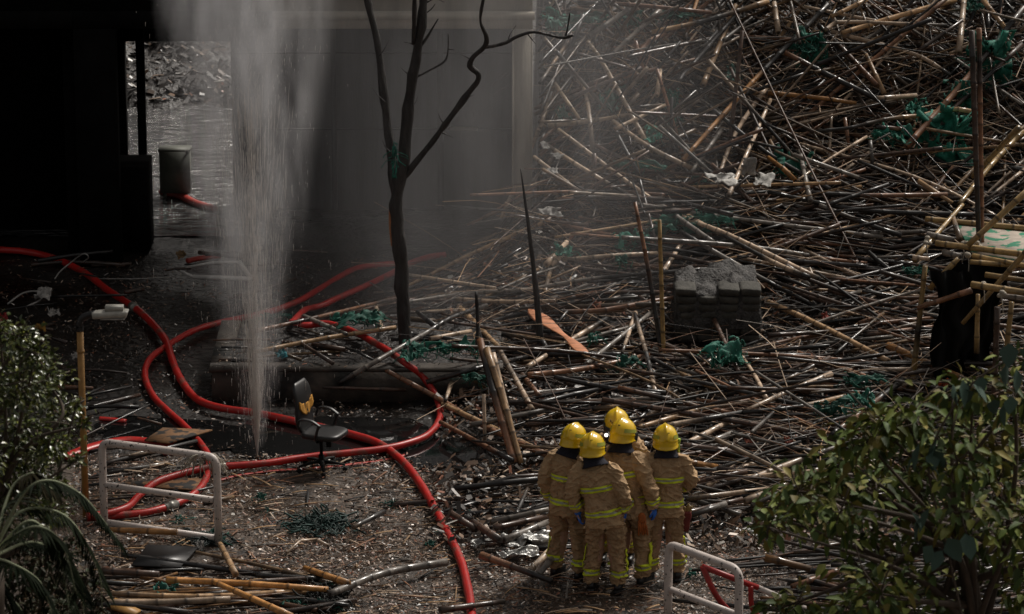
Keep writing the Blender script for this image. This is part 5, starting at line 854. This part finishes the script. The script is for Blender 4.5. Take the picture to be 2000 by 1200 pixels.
# palm
pb = np.array((-3.95, 26.6, 0)); o = empty('palm_tree', pb); tag(o, 'dark feather palm with drooping fronds in the bottom left corner', 'palm'); hub = at_y(-20, 1090, 26.6) - pb; mb = MB(); loft(mb, catmull([(0, 0, 0), (-.1, 0, 3), hub - (0, 0, .1)], 24), .11, None, 12, ref=np.array((0, 1., 0)), rad_noise=(.02, 12, 1)); mb.build('trunk', M['bark2'], o)
for k, pts in enumerate([[(60,950),(150,960),(235,1060)], [(40,1000),(130,1010),(190,1110),(200,1190)], [(20,960),(60,925),(70,935),(110,960)], [(70,1060),(150,1120),(165,1210)], [(20,1100),(80,1140),(110,1230)], [(60,1030),(120,1060),(150,1160)], [(-40,1040),(-60,960),(-90,990)], [(0,1150),(40,1190),(60,1260)], [(50,1020),(90,1040),(120,1100),(135,1190)]]):
    Yo = 26.6 + random.uniform(-.6, .6); P = catmull([hub] + [at_y(x, y, Yo) - pb for x, y in pts], 30); mb = MB(); loft(mb, P, np.linspace(.014, .003, 30), None, 6); t = _nrm(np.gradient(P, axis=0)); g = [(.014, .024, .012), (.02, .03, .014), (.035, .026, .012), (.01, .018, .01)][k % 4]
    for i in range(5, 30):
        for sub in (0, .5):
            if i == 29 and sub: continue
            p = P[i] * (1 - sub) + P[min(i + 1, 29)] * sub
            for s in (-1, 1):
                sd_ = _nrm(np.cross(t[i], (0, .3, 1.))); Ll = .24 * (1 - .45 * abs(i - 14) / 16) * random.uniform(.8, 1.15); d = _nrm(t[i] * .55 + s * sd_ * .9 + np.array((0, 0, -.5))); w_ = _nrm(np.cross(d, (random.uniform(-.4, .4), random.uniform(-.6, .6), 1.))) * .008
                q1 = p + d * Ll * .5; q2 = p + d * Ll + np.array((0, 0, -.05)); mb.add([p - w_ * .6, p + w_ * .6, q1 + w_, q1 - w_, q2], [(0, 1, 2, 3)], [(3, 2, 4)], np.array(g) * random.uniform(.6, 1.5))
    mb.build('frond', M['palm'], o, False)

# ------------------------------------------------------------------ water spray and drifting mist
jet = on(503, 893, 0, ground_h)
def vol_mat(name, dens, nscale, stretch, lo, hi, kind, params):
    m = bpy.data.materials.new(name); m.use_nodes = True; n = m.node_tree; n.nodes.remove(n.nodes['Principled BSDF']); out = n.nodes['Material Output']; pv = n.nodes.new('ShaderNodeVolumePrincipled'); pv.inputs['Color'].default_value = (.93, .93, .96, 1); pv.inputs['Anisotropy'].default_value = .45; n.links.new(pv.outputs[0], out.inputs['Volume'])
    tc = n.nodes.new('ShaderNodeTexCoord'); mp = n.nodes.new('ShaderNodeMapping'); mp.inputs['Scale'].default_value = stretch; n.links.new(tc.outputs['Object'], mp.inputs[0]); nz = n.nodes.new('ShaderNodeTexNoise'); nz.inputs['Scale'].default_value = nscale; nz.inputs['Detail'].default_value = 4; nz.inputs['Distortion'].default_value = .8; n.links.new(mp.outputs[0], nz.inputs[0])
    mr = n.nodes.new('ShaderNodeMapRange'); mr.inputs[1].default_value = lo; mr.inputs[2].default_value = hi; mr.inputs[4].default_value = 1; n.links.new(nz.outputs[0], mr.inputs[0])
    sx = n.nodes.new('ShaderNodeSeparateXYZ'); n.links.new(tc.outputs['Object'], sx.inputs[0])
    def mth(op, a, b=None, clamp=False):
        q = n.nodes.new('ShaderNodeMath'); q.operation = op; q.use_clamp = clamp
        for k, v_ in enumerate((a, b)):
            if v_ is None: continue
            if isinstance(v_, (int, float)): q.inputs[k].default_value = v_
            else: n.links.new(v_, q.inputs[k])
        return q.outputs[0]
    X, Y, Z = sx.outputs
    if kind == 'plume':   # density falls off from the axis, radius grows with height
        rad = mth('ADD', mth('MULTIPLY', mth('POWER', Z, .75), params[0]), .03); xx = mth('SUBTRACT', X, mth('MULTIPLY', Z, params[1])); d2 = mth('ADD', mth('MULTIPLY', xx, xx), mth('MULTIPLY', Y, Y)); f = mth('SUBTRACT', 1.0, mth('DIVIDE', d2, mth('MULTIPLY', rad, rad)), True); g = mth('DIVIDE', 1.0, mth('ADD', rad, .35)); fall = mth('MULTIPLY', f, mth('MULTIPLY', g, mth('ADD', .45, mth('MULTIPLY', Z, .22))))
    else:
        ex = mth('DIVIDE', X, params[0]); ey = mth('DIVIDE', Y, params[1]); ez = mth('DIVIDE', Z, params[2]); fall = mth('SUBTRACT', 1.0, mth('ADD', mth('ADD', mth('MULTIPLY', ex, ex), mth('MULTIPLY', ey, ey)), mth('MULTIPLY', ez, ez)), True)
    n.links.new(mth('MULTIPLY', mth('MULTIPLY', mr.outputs[0], fall), dens), pv.inputs['Density']); return m
mb = MB(); zs = np.linspace(.02, 7.6, 16); loft(mb, np.stack((zs * .0, zs * 0, zs), -1), .37 * zs ** .75 + .06, None, 20, ref=np.array((0, 1., 0)))
o = mb.build('water_spray', vol_mat('spray_volume', 1.3, 1.5, (2.0, 2.0, .42), .44, .62, 'plume', (.31, -.01)), None, True, jet); tag(o, 'tall fanning column of spray and mist rising from the leaking hose', 'water spray', kind='stuff')
mb = MB()   # jets and falling drops
for q in range(70):
    a = random.uniform(0, 2 * math.pi); k = random.random() ** .7 * .13; vx, vy = math.cos(a) * k, math.sin(a) * k; h0, h1 = 0.02, random.uniform(.5, 2.6); zz = np.linspace(h0, h1, 9); P = np.stack((vx * zz * 1.0, vy * zz, zz), -1); loft(mb, P, np.linspace(.004, .0012, 9), None, 4, ref=np.array((0, 1., 0)))
for q in range(2200):
    z = random.uniform(.15, 6.6) ; rad = (.13 * z ** .85 + .03) * random.gauss(0, .75) if random.random() < .8 else random.gauss(0, .5); a = random.uniform(0, math.pi); l = random.uniform(.015, .12) * (1 if z < 3.5 else .6); x, y = math.cos(a) * rad * 1.2, math.sin(a) * rad; P = np.array([(x, y, z), (x + random.gauss(0, .003), y, z + l)]); loft(mb, P, random.uniform(.0008, .0022), None, 4, ref=np.array((0, 1., 0)))
for q in range(1300):
    z = random.uniform(.5, 4.6); rad = (.15 * z ** .8 + .04) * random.gauss(0, .45); a = random.uniform(0, math.pi); l = random.uniform(.06, .38); x, y = math.cos(a) * rad * 1.2, math.sin(a) * rad; loft(mb, np.array([(x, y, z), (x * 1.02, y, z + l * .5), (x * 1.05, y, z + l)]), np.array([.0009, .0023, .0006]), None, 4, ref=np.array((0, 1., 0)))
wd = mat('water_drops', (.62, .58, .54), .3, spec=.6); o = mb.build('water_drops', wd, None, True, jet); tag(o, 'fine jets and falling drops of water inside the spray column', 'water drops', kind='stuff')
mb = MB(); box(mb, (-4.2, -3.0, -2.9), (4.2, 3.0, 4.4)); o = mb.build('mist', vol_mat('mist_volume', .115, .6, (1.5, 1.5, .5), .28, .72, 'mist', (4.2, 3.0, 4.4)), None, False, (-.6, 52.9, 3.0)); tag(o, 'grey drifting water mist veiling the passage wall and the burnt tree', 'mist', kind='stuff')
